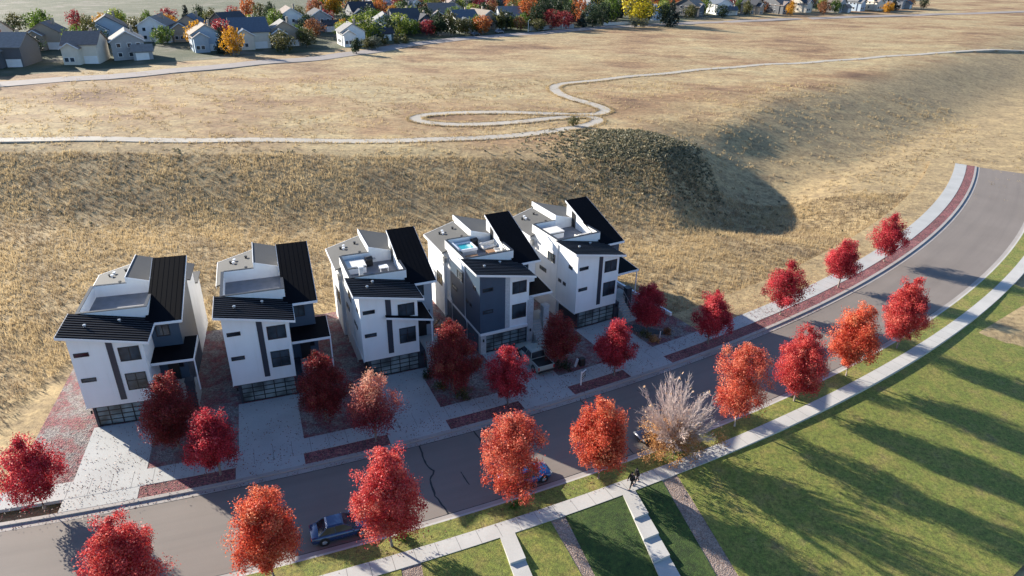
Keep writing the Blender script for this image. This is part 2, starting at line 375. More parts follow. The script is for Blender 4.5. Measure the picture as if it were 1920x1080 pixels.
ribbon('gutter', SA, SB, -0.55, 0.0, -0.12, M['kerb'], 0.2, label='concrete gutter on the house side of the street')
ribbon('kerb', SA, SB, -0.92, -0.55, 0.005, M['kerb'], 0.3, label='kerb on the house side of the street')
ribbon('gutter', SA, SB, 8.9, 9.40, -0.12, M['kerb'], 0.2, label='concrete gutter on the lawn side of the street')
ribbon('kerb', SA, SB, 9.40, 9.60, 0.005, M['concrete'], 0.3, label='kerb on the lawn side of the street')
ribbon('sidewalk', SA, SB, -4.45, -2.38, 0.03, M['concrete_old'], 0.3, label='grey sidewalk in front of the three houses')
ribbon('sidewalk', SA, SB, 11.35, 12.75, 0.03, M['concrete'], 0.3, label='sunlit pale sidewalk between the grass strip and the lawns')
ribbon('grass_strip', SA, SB, 9.60, 11.35, 0.02, M['lawn_strip'], 0.3, label='yellowing grass strip between the near kerb and the sidewalk')
ribbon('yard', 62.0, 131.5, -27.5, -4.45, -0.012, M['yard'], 0.5, label='leaf-strewn gravel yard around the three houses', dn=6)
ribbon('verge', SA, 62.0, -12.0, -4.45, -0.02, M['terrain'], 0.5, label='dry grass verge at the left end of the row', dn=3)
ribbon('verge', 131.5, SB, -9.0, -4.45, -0.02, M['terrain'], 0.5, label='rough dry grass verge beside the last house', dn=3)
HS = [66.7, 79.7, 92.7, 105.9, 118.45]      # front left corner of every house along the street
house_txt = ['house beyond the frame', 'house left of the first', 'white house with the wrap-around canopy', 'slate-panelled house', 'white house with the dark entry']
for i, s in enumerate(HS):
    nm = house_txt[i]
    ribbon('driveway', s + 0.15, s + 5.75, -11.7, -4.45, 0.018, M['concrete_old'], 0.3, label='concrete driveway of the ' + nm, dn=3)
    ribbon('driveway_apron', s - 0.1, s + 5.5, -2.38, -0.92, 0.018, M['concrete_old'], 0.3, label='driveway apron crossing the kerb bed at the ' + nm)
    ribbon('walkway', s + 5.75, s + 8.6, -11.7, -10.3, 0.014, M['concrete_old'], 0.3, label='walkway from the driveway to the entry of the ' + nm)
    e0 = s + 5.5; e1 = (HS[i + 1] - 0.1) if i + 1 < len(HS) else 131.0
    ribbon('planting_bed', e0, e1, -2.38, -0.92, 0.0, M['mulch'], 0.3, label='red-brown mulch bed along the kerb right of the driveway of the ' + nm)
ribbon('planting_bed', 131.0, SB, -2.38, -0.92, 0.0, M['mulch'], 0.3, label='mulch bed along the kerb past the last house')
# blue-grey slate slab of the last house's yard
def rug():
    m = MB(); pts = []
    for k in range(28):
        t = 2 * math.pi * k / 28
        a = 2.6 * math.cos(t) * (1 + 0.10 * math.sin(2 * t + 0.6)); b = 1.15 * math.sin(t) * (1 + 0.16 * math.cos(3 * t))
        pts.append(P(126.0 + a * 0.62 + b * 0.35, -7.9 + a * 0.72 - b * 0.6, 0.03))
    n = len(pts); m.add(pts + [(x, y, z - 0.05) for x, y, z in pts], [tuple(range(n))] + [(i, i + n, (i + 1) % n + n, (i + 1) % n) for i in range(n)])
    tag(m.build('artificial_turf', plain('grey_green_turf', (0.055, 0.065, 0.07), 0.9, 0.2, 3, bmp=0.4)), 'dark kidney-shaped turf patch in the last yard', None, None, 'structure')
rug()
# near lawns, gravel strips, stepped walks (they fall gently towards the viewer)
def skew(s0, k): return lambda d: s0 - k * max(0, d - 12.75)
def lawn_piece(name, sl, sr, mat, label, dz=0.0, d0=12.75, d1=34.0, n=12, stepped=False, drops=()):
    m = MB(); rows = []
    ds = [d0 + (d1 - d0) * i / n for i in range(n + 1)]
    if stepped:
        ds = [d0]
        for q in drops: ds += [q, q + 0.001]
        ds.append(d1)
    v = []
    for i, d in enumerate(ds):
        if stepped: z = -0.21 * sum(1 for q in drops if d > q) + 0.03
        else: z = lawn_z(d) + dz
        v.append(P(sl(d), d, z)); v.append(P(sr(d), d, z))
    nb = len(v); v += [(x, y, z - 0.5) for x, y, z in v]
    f = []
    for i in range(len(ds) - 1):
        a = 2 * i
        f += [(a, a + 2, a + 3, a + 1), (a, a + nb, a + 2 + nb, a + 2), (a + 1, a + 3, a + 3 + nb, a + 1 + nb)]
    f += [(0, 1, 1 + nb, nb)]
    m.add(v, f); tag(m.build(name, mat), label, None, None, 'structure')
def const(s): return lambda d: s
drops = [15.25 + 1.92 * i for i in range(9)]
cuts = [  # (left edge, right edge, kind, label)
 (const(40), skew(78.0, .1), 'lawn_yellow', 'lawn', 'sunlit lawn far down the near side of the street'),
 (skew(78.0, .1), skew(79.2, .1), 'walk', 'stepped_path', 'stepped concrete path outside the frame on the left'),
 (skew(79.2, .1), skew(90.1, .1), 'lawn_yellow', 'lawn', 'yellow-green lawn left of the pebble strip under the scarlet tree'),
 (skew(90.1, .1), skew(91.5, .1), 'pebbles', 'gravel_strip', 'pale pebble strip by the trunk of the scarlet tree'),
 (skew(91.5, .1), skew(97.31, .1), 'lawn_yellow', 'lawn', 'yellow-green lawn with the scarlet tree shadow on it'),
 (skew(97.31, .1), skew(98.47, .1), 'walk', 'stepped_path', 'short pale concrete path stepping down through the sunlit lawn'),
 (skew(98.47, .1), skew(101.35, .02), 'lawn_yellow', 'lawn', 'sunlit yellow-green lawn between the path and the pebble strip'),
 (skew(101.35, .02), skew(102.55, .09), 'pebbles', 'gravel_strip', 'brown pebble strip between the yellow and the dark green lawn'),
 (skew(102.55, .09), skew(107.65, .23), 'lawn_green', 'lawn', 'deep green lawn striped with tree shadow'),
 (skew(107.65, .23), skew(108.81, .20), 'walk', 'stepped_path', 'pale stepped concrete path below the two walkers'),
 (skew(108.81, .20), skew(111.4, .2), 'lawn_green', 'lawn', 'green lawn right of the long stepped path'),
 (skew(111.4, .2), skew(112.9, .2), 'pebbles', 'gravel_strip', 'pebble strip at the right edge by the bare tree'),
 (skew(112.9, .2), const(175), 'lawn_yellow', 'lawn', 'lawn past the bare tree'),
]
for a, b, k, nm, lb in cuts:
    if k == 'walk': lawn_piece(nm, a, b, M['concrete'], lb, stepped=True, drops=drops)
    else: lawn_piece(nm, a, b, M[k], lb, dz=(0.0 if k != 'pebbles' else -0.03))
# sealed cracks and joints in the road
def crack(pts, w, z=-0.122, name='sealed_crack', label=None, wob=0.05):
    rnd = random.Random(int(pts[0][0] * 100)); q = []
    for (s0, d0), (s1, d1) in zip(pts, pts[1:]):
        n = max(2, int(math.hypot(s1 - s0, d1 - d0) / 0.35))
        for i in range(n): q.append((s0 + (s1 - s0) * i / n + rnd.uniform(-wob, wob), d0 + (d1 - d0) * i / n + rnd.uniform(-wob, wob)))
    q.append(pts[-1]); v = []; f = []
    for i, (s, d) in enumerate(q):
        a = q[max(i - 1, 0)]; b = q[min(i + 1, len(q) - 1)]; tx, ty = b[0] - a[0], b[1] - a[1]; l = math.hypot(tx, ty) or 1
        ww = w * rnd.uniform(0.6, 1.25) / 2
        v += [P(s - ty / l * ww, d + tx / l * ww, z), P(s + ty / l * ww, d - tx / l * ww, z)]
        if i: n = 2 * i; f.append((n - 2, n - 1, n + 1, n))
    m = MB(); m.add(v, f); tag(m.build(name, M['tar']), label, None, None, 'structure')
crack([(94.9, 0.05), (94.75, 2.6), (95.1, 3.7), (94.5, 4.6), (94.35, 6.6), (94.7, 8.85)], 0.15, label='black sealed crack across the street by the scarlet tree')
crack([(97.1, 4.6), (97.26, 6.4)], 0.09, label='short dark crack in the middle of the street')
crack([(100.1, 0.05), (100.25, 2.3), (100.75, 4.5), (101.6, 5.2), (101.9, 8.8)], 0.13, label='sealed crack running under the coral tree')
crack([(103.0, 0.05), (103.05, 1.0)], 0.08, label='short crack at the far gutter')
crack([(111.45, 0.05), (111.55, 1.6), (111.3, 4.2), (111.5, 7.0), (111.4, 8.8)], 0.11, label='sealed crack behind the vermilion tree')
crack([(117.5, 1.1), (117.8, 2.8)], 0.10, label='short crack in the road before the bare tree')
crack([(SA + 60, 0.02), (85, 0.02), (100, 0.02), (115, 0.02), (130, 0.02), (160, 0.02)], 0.10, wob=0.015, label='dark tar line along the far gutter')
crack([(SA + 60, 8.86), (85, 8.86), (100, 8.86), (115, 8.86), (130, 8.86), (160, 8.86)], 0.07, wob=0.015, label='dark tar line along the near gutter')
def joints(s0, s1, step, d0, d1, z, label):
    m = MB(); s = s0
    while s < s1:
        w = 0.012
        m.add([P(s - w, d0, z), P(s + w, d0, z), P(s + w, d1, z), P(s - w, d1, z)], [(0, 1, 2, 3)]); s += step
    tag(m.build('paving_joints', plain('joint', (0.10, 0.095, 0.09), 0.9)), label, None, None, 'structure')
joints(60.3, 160, 1.55, 11.36, 12.74, 0.034, 'joints of the near sidewalk')
joints(60.3, 160, 1.6, -4.44, -2.39, 0.034, 'joints of the far sidewalk')
# field path
def smooth_path(pts, it=3):
    for _ in range(it):
        q = [pts[0]]
        for a, b in zip(pts, pts[1:]):
            q += [(a[0] * .75 + b[0] * .25, a[1] * .75 + b[1] * .25), (a[0] * .25 + b[0] * .75, a[1] * .25 + b[1] * .75)]
        pts = q + [pts[-1]]
    return pts
def path(name, pts, w, mat, label, lift=0.10):
    q = smooth_path(pts); v = []; f = []
    for i, (x, y) in enumerate(q):
        a = q[max(i - 1, 0)]; b = q[min(i + 1, len(q) - 1)]; t = Vector((b[0] - a[0], b[1] - a[1])).normalized(); n = Vector((-t.y, t.x)) * w / 2
        zc = float(terrain_z(x, y)) + lift
        for sgn in (1, -1): v.append((x + n.x * sgn, y + n.y * sgn, zc))
        if i: k = 2 * i; f.append((k - 2, k - 1, k + 1, k))
    nb = len(v); v += [(x, y, z - 0.6) for x, y, z in v]
    g = []
    for a, b, c_, d_ in f: g += [(a, d_, d_ + nb, a + nb), (b, b + nb, c_ + nb, c_)]
    m = MB(); m.add(v, f + g); tag(m.build(name, mat), label, None, None, 'structure')
M['gravel_path'] = concrete('pale_gravel', (0.40, 0.36, 0.30))
PATH_A = [(-200, 118), (-90, 128), (-60, 129), (-40.8, 129.5), (-31.2, 130.3), (-20.7, 130.6), (-10.7, 132.3), (-0.5, 135.9), (8.0, 138.9), (14.0, 142.8), (17.2, 147.6), (18.0, 151.6), (16.0, 153.8), (12.3, 152.9), (8.2, 150.4), (1.7, 146.9), (-6.1, 145.2), (-12.8, 144.4), (-17.3, 145.0), (-20.7, 147.1), (-21.5, 149.8), (-19.4, 153.2), (-13.7, 155.4), (-6.5, 155.6), (0.6, 155.2), (7.0, 154.8), (13.0, 155.2)]
PATH_B = [(13.0, 155.2), (18.6, 156.4), (20.8, 159.4), (20.3, 162.8), (17.7, 167.5), (14.3, 172.8), (11.6, 178.5), (10.1, 185.4), (10.6, 190.2), (13.6, 193.9), (18.3, 197.1), (24.5, 200.3), (36.1, 207.6), (47.7, 215.6), (73.3, 228.8), (115.3, 247.5), (180, 280), (330, 350)]
path('path', PATH_A, 3.1, M['gravel_path'], 'pale gravel path looping back on itself in the dry field')
path('path', PATH_B, 2.7, M['gravel_path'], 'pale gravel path bending away up the dry field', 0.125)
M['town_road'] = concrete('dusty_road', (0.27, 0.235, 0.215))
TOWN_ROAD = [(-190, 140), (-120, 185), (-67.5, 226.1), (-56.6, 238), (-48.2, 250), (-39.8, 264.4), (-33.4, 275.0), (-22.1, 285.0), (-3.8, 301), (21.3, 320.3), (41.5, 337), (74.9, 355.5), (115.0, 376), (200, 415), (330, 470)]
path('road', TOWN_ROAD, 8.0, M['town_road'], 'dusty grey road between the field and the far town', 0.16)
# ---------------------------------------------------------------- the modern houses
SH0, SHK = 9.70, 0.208                      # front shed roof: height over the left edge, fall per metre to the right
def shed_z(u): return SH0 - SHK * u
BK = 0.362                                   # main black roof: rises to the back
def black_z(v): return 8.42 + BK * (v - 3.0)
def low_z(u): return 8.45 + 0.28 * (u + 0.7)
def small_z(u): return 10.32 - 0.30 * (u - 3.1)
def window(parent, u0, z0, u1, z1, front=True, plane=0.0, bars=(), fr=0.07):
    """frame with a recessed pane; front = on a wall facing the street (u across), else on the left wall (v across)"""
    m = MB(); g = MB()
    def q(mb, a0, b0, a1, b1, out0, out1):
        if front: mb.box(a0, plane - out1, b0, a1, plane - out0, b1)
        else: mb.box(plane - out1, a0, b0, plane - out0, a1, b1)
    q(m, u0, z0, u1, z0 + fr, -0.02, 0.05); q(m, u0, z1 - fr, u1, z1, -0.02, 0.05)
    q(m, u0, z0 + fr, u0 + fr, z1 - fr, -0.02, 0.05); q(m, u1 - fr, z0 + fr, u1, z1 - fr, -0.02, 0.05)
    for kind, t in bars:
        if kind == 'v': uu = u0 + (u1 - u0) * t; q(m, uu - fr * .4, z0 + fr, uu + fr * .4, z1 - fr, -0.02, 0.04)
        else: zz = z0 + (z1 - z0) * t; q(m, u0 + fr, zz - fr * .4, u1 - fr, zz + fr * .4, -0.02, 0.043)
    q(g, u0 + fr * .5, z0 + fr * .5, u1 - fr * .5, z1 - fr * .5, -0.03, 0.012)
    w = m.build('window', M['frame'], parent); g.build('pane', M['glass'], w); return w
def house(s0, label, style, group='three-storey houses along the street'):
    """style: dict(panel=slate or None, lower=stone/dark, porch=flat/wrap, roof_stuff)"""
    root = empty('modern_house', P(s0, -11.75, 0), heading(s0), label, 'house', group)
    wallc = M['white']; dark = style['dark']; slate = style['slate']
    # --- walls
    w = MB()
    zt = lambda u, v: shed_z(u) - 0.16
    w.slab(0, 0, 5.72, 4.0, lambda u, v: 2.12, zt)                                     # upper front block
    w.slab(0.0, 4.0, 5.74, 9.9, lambda u, v: 0.0, lambda u, v: 8.42)                    # block under the roof terrace
    w.slab(5.60, 3.42, 8.2, 11.0, lambda u, v: 0.0, lambda u, v: black_z(v) - 0.17)     # block under the black roof
    w.slab(-0.32, 9.75, 3.12, 15.0, lambda u, v: 0.0, lambda u, v: low_z(u) - 0.16)     # rear left block
    w.slab(3.12, 9.86, 5.58, 14.98, lambda u, v: 0.0, lambda u, v: small_z(u) - 0.16)
    w.slab(5.58, 11.0, 8.19, 14.97, lambda u, v: 0.0, lambda u, v: small_z(u) - 0.16)
    w.box(5.62, 14.97, 0.0, 8.15, 18.0, 6.35)                                            # unseen low rear wing, added to shade the gap beside the next house
    w.build('wall', wallc, root)
    g = MB(); g.box(5.4, 15.26, 6.352, 8.4, 18.25, 6.5); g.build('grey_roof', M['membrane'], root)  # roof of the added rear wing
    g = MB()                                                                            # garage level
    if dark:
        g.box(0.42, 0.06, 0, 0.62, 4.0, 2.12); g.box(0.62, 0.3, 0, 5.6, 4.0, 2.12); g.box(5.6, 0.06, 0, 6.3, 3.4, 2.12)
        g.box(0.62, 0.06, 2.06, 5.6, 0.3, 2.118)
        g.build('garage_wall', M['dark_panel'], root)
    else:
        g.box(0, -0.10, 0, 0.62, 4.0, 2.3); g.box(0.62, 0.3, 0, 5.6, 4.0, 2.3); g.box(5.6, -0.08, 0, 6.28, 0.6, 5.45)
        g.build('stone_pier', M['stone'], root)
        b = MB(); b.box(-0.05, -0.14, 2.3, 5.6, 0.0, 2.56); b.box(-0.08, 0.0, 2.3, 0.0, 9.7, 2.56)
        b.build('trim_band', M['trim'], root)
    if dark:
        b = MB(); b.box(-0.05, 0.0, 2.02, 0.0, 9.7, 2.22); b.box(-0.03, 4.0, 0, 0.0, 9.7, 2.02); b.build('trim_band', M['trim'], root)
    # --- front panels
    if slate:
        p = MB(); p.slab(-0.03, -0.045, 2.88, 0.0, lambda u, v: 2.56, lambda u, v: shed_z(u) - 0.165)
        p.slab(-0.045, -0.045, -0.0, 8.4, lambda u, v: 2.56, lambda u, v: 8.0 if v > 3.9 else shed_z(u) - 0.165)
        p.build('slate_panel', M['slate_panel'], root)
        p = MB(); p.box(-0.035, 0.55, 0.0, -0.001, 9.7, 2.3); p.build('base_shade_panel', M['slate_panel'], root)  # dark base cladding, its tone also standing in for the gap's deep shade
        p = MB(); p.slab(2.88, -0.06, 3.42, 0.0, lambda u, v: 2.56, lambda u, v: shed_z(u) - 0.165)
        p.build('stone_strip', M['stone'], root)
    else:
        p = MB(); p.slab(2.52 if style['porch'] == 'wrap' else 2.9, -0.05, 3.06 if style['porch'] == 'wrap' else 3.4, 0.0, lambda u, v: 2.6, lambda u, v: shed_z(u) - 0.17)
        p.build('dark_strip', M['dark_panel'], root)
        p = MB(); p.slab(8.2, 3.40, 8.24, 10.9, lambda u, v: 0.0, lambda u, v: black_z(v) - 0.18); p.slab(5.76, 3.37, 8.24, 3.42, lambda u, v: 0.0, lambda u, v: 8.3)
        p.build('side_cladding', M['greyblue'] if style['porch'] == 'wrap' else M['slate_panel'], root)
    # --- windows
    for z0, z1 in ((7.44, 7.84), (4.86, 5.26)): window(root, 0.27, z0, 1.45, z1, plane=-0.045 if slate else 0.0)
    lo = [('h', 0.55), ('v', 0.5)] if not slate else []
    window(root, 3.72, 6.5, 5.4, 7.92, bars=[('v', 0.5)] if dark else [('v', 0.52)]); window(root, 3.72, 3.48, 5.4, 5.22, bars=lo)
    window(root, 6.2, 6.75, 7.35, 8.0, plane=3.37 if not slate else 3.42, bars=[('v', .5)])
    window(root, 6.9, 3.2, 7.9, 4.9, plane=3.37 if not slate else 3.42)
    pl = -0.045 if slate else 0.0
    window(root, 4.62, 6.55, 6.2, 7.62, False, pl, bars=[('v', 0.5)]); window(root, 6.4, 4.62, 7.9, 5.12, False, pl)
    window(root, 2.15, 4.7, 2.72, 5.1, False, pl); window(root, 3.1, 4.72, 3.7, 5.1, False, pl); window(root, 1.0, 7.2, 1.7, 7.62, False, pl)
    window(root, 10.4, 3.6, 12.1, 5.1, False, -0.32, bars=[('v', 0.5)])
    # --- garage door: glass panels in a black grid
    gd = MB(); gy = 0.16
    gd.box(0.62, gy, 0.02, 5.6, gy + 0.1, 2.06)
    gd_o = gd.build('garage_door', M['door_glass'], root)
    gr = MB()
    for i in range(6): u = 0.64 + 4.94 * i / 5; gr.box(u - 0.045, gy - 0.035, 0.02, u + 0.045, gy, 2.06)
    for j in range(5): z = 0.06 + 1.96 * j / 4; gr.box(0.62, gy - 0.03, z - 0.04, 5.6, gy - 0.001, z + 0.04)
    gr.build('grid', M['frame'], gd_o)
    # --- front shed roof with standing seams
    r = MB()
    r.slab(-0.56, -0.42, 6.3, 3.0, lambda u, v: shed_z(u) - 0.14, lambda u, v: shed_z(u))
    r.slab(-0.56, 3.0, 5.9, 3.98, lambda u, v: shed_z(u) - 0.14, lambda u, v: shed_z(u))
    sr = r.build('shed_roof', M['roof_metal'], root)
    r = MB(); v = -0.2
    while v < 3.9:
        r.slab(-0.56, v - 0.02, 6.3 if v < 2.9 else 5.9, v + 0.02, lambda u, vv: shed_z(u) + 0.001, lambda u, vv: shed_z(u) + 0.05); v += 0.42
    r.build('standing_seam', M['seam'], sr)
    r = MB()
    r.slab(-0.60, -0.47, 6.34, -0.42, lambda u, v: shed_z(u) - 0.24, lambda u, v: shed_z(u) - 0.01)
    r.slab(-0.61, -0.42, -0.56, 3.98, lambda u, v: shed_z(u) - 0.24, lambda u, v: shed_z(u) - 0.01)
    r.slab(6.3, -0.42, 6.34, 3.0, lambda u, v: shed_z(u) - 0.24, lambda u, v: shed_z(u) - 0.01)
    r.build('fascia', M['trim'], sr)
    # --- main black roof
    r = MB(); r.slab(5.52, 3.0, 8.62, 11.25, lambda u, v: black_z(v) - 0.14, lambda u, v: black_z(v))
    br = r.build('black_roof', M['roof_metal'], root)
    r = MB(); u = 5.75
    while u < 8.6:
        r.slab(u - 0.015, 3.0, u + 0.015, 11.25, lambda a, v: black_z(v) + 0.001, lambda a, v: black_z(v) + 0.006); u += 0.45
    r.build('standing_seam', M['roof_metal'], br)
    r = MB()
    r.slab(6.3, 2.95, 8.66, 3.0, lambda u, v: black_z(v) - 0.24, lambda u, v: black_z(v) - 0.01)
    r.slab(5.48, 7.25, 5.52, 11.25, lambda u, v: black_z(v) - 0.24, lambda u, v: black_z(v) - 0.01)
    r.slab(8.62, 3.0, 8.66, 11.25, lambda u, v: black_z(v) - 0.24, lambda u, v: black_z(v) - 0.01)
    r.build('fascia', M['trim'], br)
    # wall of the black-roofed block above the terrace, with the terrace door
    r = MB()
    d = MB(); d.box(5.53, 8.95, 8.47, 5.60, 9.75, 10.45); d.build('terrace_door', M['frame'], root)
    d = MB(); d.box(5.46, 8.6, 10.2, 5.60, 8.72, 10.45); d.build('wall_lamp', M['trim'], root); d = MB(); d.box(4.4, 9.72, 9.55, 4.52, 9.86, 9.8); d.build('wall_lamp', M['trim'], root)
    # --- roof terrace
    PT = 9.66
    p = MB()
    p.box(-0.06, 3.985, 8.0, 0.16, 9.72, PT); p.box(0.16, 3.985, 8.3, 5.76, 4.20, PT); p.box(5.54, 4.20, 8.3, 5.76, 7.2, PT - 0.003)
    p.box(-0.06, 9.72, 8.45, 3.1, 9.86, PT + 0.0)
    po = p.build('parapet', wallc, root)
    p = MB(); cz = PT
    p.box(-0.09, 3.95, cz, 0.19, 9.75, cz + 0.05); p.box(0.19, 3.95, cz, 5.79, 4.23, cz + 0.05); p.box(5.51, 4.23, cz, 5.79, 7.1, cz + 0.05); p.box(0.19, 9.69, cz, 3.1, 9.89, cz + 0.05)
    p.build('coping', M['frame'], po)
    p = MB(); p.box(0.16, 4.2, 8.424, 5.54, 9.72, 8.46); p.build('deck', M['deck'], root)
    p = MB(); p.slab(3.1, 9.70, 5.54, 9.86, lambda u, v: 8.46, lambda u, v: small_z(u) - 0.16); p.build('terrace_wall', wallc, root)
    # --- grey membrane roofs
    r = MB(); r.slab(-0.70, 9.2, -0.02, 9.9, lambda u, v: low_z(u) - 0.14, lambda u, v: low_z(u))
    r.slab(-0.70, 9.9, 3.1, 15.2, lambda u, v: low_z(u) - 0.14, lambda u, v: low_z(u))
    lr = r.build('grey_roof', M['membrane'], root)
    r = MB(); r.slab(-0.75, 9.15, -0.70, 15.25, lambda u, v: low_z(u) - 0.26, lambda u, v: low_z(u) + 0.02); r.slab(-0.70, 15.2, 3.1, 15.25, lambda u, v: low_z(u) - 0.26, lambda u, v: low_z(u) + 0.02)
    r.build('fascia', M['trim'], lr)
    r = MB(); r.slab(3.12, 9.66, 5.52, 15.25, lambda u, v: small_z(u) - 0.14, lambda u, v: small_z(u)); r.slab(5.52, 11.26, 8.5, 15.25, lambda u, v: small_z(u) - 0.14, lambda u, v: small_z(u))
    hr = r.build('grey_roof', M['membrane'], root)
    r = MB(); r.box(3.06, 9.6, 9.75, 3.12, 15.3, 10.36); r.slab(3.12, 9.6, 5.5, 9.66, lambda u, v: small_z(u) - 0.2, lambda u, v: small_z(u) + 0.015); r.build('fascia', M['trim'], hr)
    for uu, vv, dk in ((0.7, 13.6, 1), (1.0, 13.2, 0), (1.1, 13.8, 0), (2.3, 13.5, 1), (2.3, 10.6, 1)):
        q = MB(); z = low_z(uu) - 0.02
        q.tube([(uu, vv, z), (uu, vv, z + 0.22)], [0.11, 0.11], 8); q.tube([(uu, vv, z + 0.22), (uu, vv, z + 0.30)], [0.17, 0.15], 8)
        q.build('roof_vent', M['black'] if dk else M['trim'], root)
    for uu, vv in ((1.2, 1.6),) + (((2.0, 2.9),) if style['porch'] == 'wrap' else ((3.6, 2.9),)):
        q = MB(); z = shed_z(uu) - 0.02; q.tube([(uu, vv, z), (uu, vv, z + 0.22)], 0.10, 8); q.tube([(uu, vv, z + 0.22), (uu, vv, z + 0.3)], [0.16, 0.12], 8); q.build('roof_vent', M['steel'], root)
    # --- downpipes on the left wall
    q = MB(); q.tube([(-0.10, 3.95, 9.4), (-0.10, 3.95, 2.7), (-0.10, 3.5, 2.2), (-0.10, 3.5, 0.1)], 0.05, 6); q.build('downpipe', M['trim'], root)
    q = MB(); q.tube([(-0.42, 9.4, 8.2), (-0.12, 9.0, 7.9), (-0.12, 8.8, 3.6), (-0.12, 7.9, 2.8), (-0.12, 7.9, 0.1)], 0.055, 6); q.build('downpipe', M['trim'], root)
    q = MB(); q.box(-0.5, 9.05, 7.2, -0.07, 9.6, 7.75); q.build('meter_box', M['steel'], root)
    # --- porch roof
    if style['porch'] == 'wrap':
        pz = lambda u, v: 7.02 - 0.226 * (u - 2.43)
        r = MB(); r.slab(2.43, -0.58, 5.74, 0.0, lambda u, v: pz(u, v) - 0.14, pz); r.slab(5.74, -0.58, 7.1, 3.36, lambda u, v: pz(u, v) - 0.14, pz)
        pr = r.build('porch_roof', M['roof_metal'], root)
        r = MB(); r.slab(2.40, -0.63, 7.15, -0.58, lambda u, v: pz(u, v) - 0.20, lambda u, v: pz(u, v) + 0.01); r.slab(7.1, -0.58, 7.15, 3.36, lambda u, v: pz(u, v) - 0.20, lambda u, v: pz(u, v) + 0.01)
        r.build('fascia', M['trim'], pr)
    else:
        e = 9.0 if slate else 9.35
        r = MB(); r.slab(5.74, 0.8, e, 4.6, lambda u, v: 5.26, lambda u, v: 5.42 + 0.09 * (v - 0.8)); pr = r.build('porch_roof', M['roof_metal'], root)
        r = MB(); r.box(5.74, 0.75, 5.20, e + 0.05, 0.8, 5.44); r.slab(e, 0.8, e + 0.05, 4.6, lambda u, v: 5.2, lambda u, v: 5.44 + 0.09 * (v - 0.8)); r.build('fascia', M['trim'], pr)
    # --- entry: raised porch, stair, pillar, railing
    q = MB(); q.box(6.32, 1.2, 0, 8.9, 3.36, 1.9); q.build('porch_floor', M['concrete_old'], root)
    q = MB()
    for i in range(9): q.box(6.45, -1.5 + i * 0.3, 0.0, 7.7, -1.2 + i * 0.3 - 0.002, 0.2 * (i + 1))
    q.build('entry_stair', M['concrete_old'], root)
    q = MB(); q.box(8.15, 0.95, 0, 8.85, 1.65, 3.5 if slate else 2.9); q.box(8.10, 0.9, 3.5 if slate else 2.9, 8.9, 1.7, 3.6 if slate else 3.0); q.build('porch_pillar', M['stone'] if slate else M['dark_panel'], root)
    if not slate:
        q = MB(); q.tube([(e if style['porch'] != 'wrap' else 7.0, 1.0 if style['porch'] != 'wrap' else -0.4, 1.9 if style['porch'] != 'wrap' else 0), (e if style['porch'] != 'wrap' else 7.0, 1.0 if style['porch'] != 'wrap' else -0.4, 5.3)], 0.07, 6) if style['porch'] != 'wrap' else q.tube([(7.0, -0.45, 0), (7.0, -0.45, 5.8)], 0.07, 6)
        q.build('porch_post', M['trim'], root)
    q = MB()
    for u in (6.42, 7.75):
        q.tube([(u, -1.5, 0.9), (u, 1.2, 2.75)], 0.03, 6)
        for i in range(4): vv = -1.4 + i * 0.82; q.tube([(u, vv, 0.1 + 0.68 * (vv + 1.5)), (u, vv, 0.95 + 0.68 * (vv + 1.5))], 0.022, 5)
    q.build('handrail', M['steel'], root)
    q = MB(); q.box(6.5, 3.30 if not slate else 3.36, 1.9, 6.85 + 0.6, 3.37 if not slate else 3.42, 4.1) ; q.build('front_door', M['wood'] if slate else M['frame'], root)
    for u in (0.3, 5.95):
        q = MB(); yy = -0.10 if not dark else 0.06
        q.box(u - 0.07, yy - 0.12, 1.55, u + 0.07, yy, 1.85); q.build('wall_lamp', M['black'], root)
    return root
def local(s0, u, v, z):
    b = P(s0, -11.75, 0); p = heading(s0)
    return (b[0] + u * math.cos(p) - v * math.sin(p), b[1] + u * math.sin(p) + v * math.cos(p), z)
ST_WRAP = dict(slate=False, dark=True, porch='wrap'); ST_SLATE = dict(slate=True, dark=False, porch='flat'); ST_DARK = dict(slate=False, dark=True, porch='flat')
house(92.7, 'white house whose thin black canopy wraps across the front above the lower window', ST_WRAP)
house(105.9, 'slate-blue and white house with the hot tub on its roof terrace', ST_SLATE)
h3 = house(118.45, 'white house with dark strip, last of the row beside the open field', ST_DARK)
h0 = copy_tree(h3); h0.location = P(79.7, -11.75, 0); h0.rotation_euler = (0, 0, heading(79.7)); h0['label'] = 'white house next to and left of the one with the wrap-around canopy'
hm = copy_tree(h3); hm.location = P(66.7, -11.75, 0); hm.rotation_euler = (0, 0, heading(66.7)); hm['label'] = 'white house at the far left end of the row'
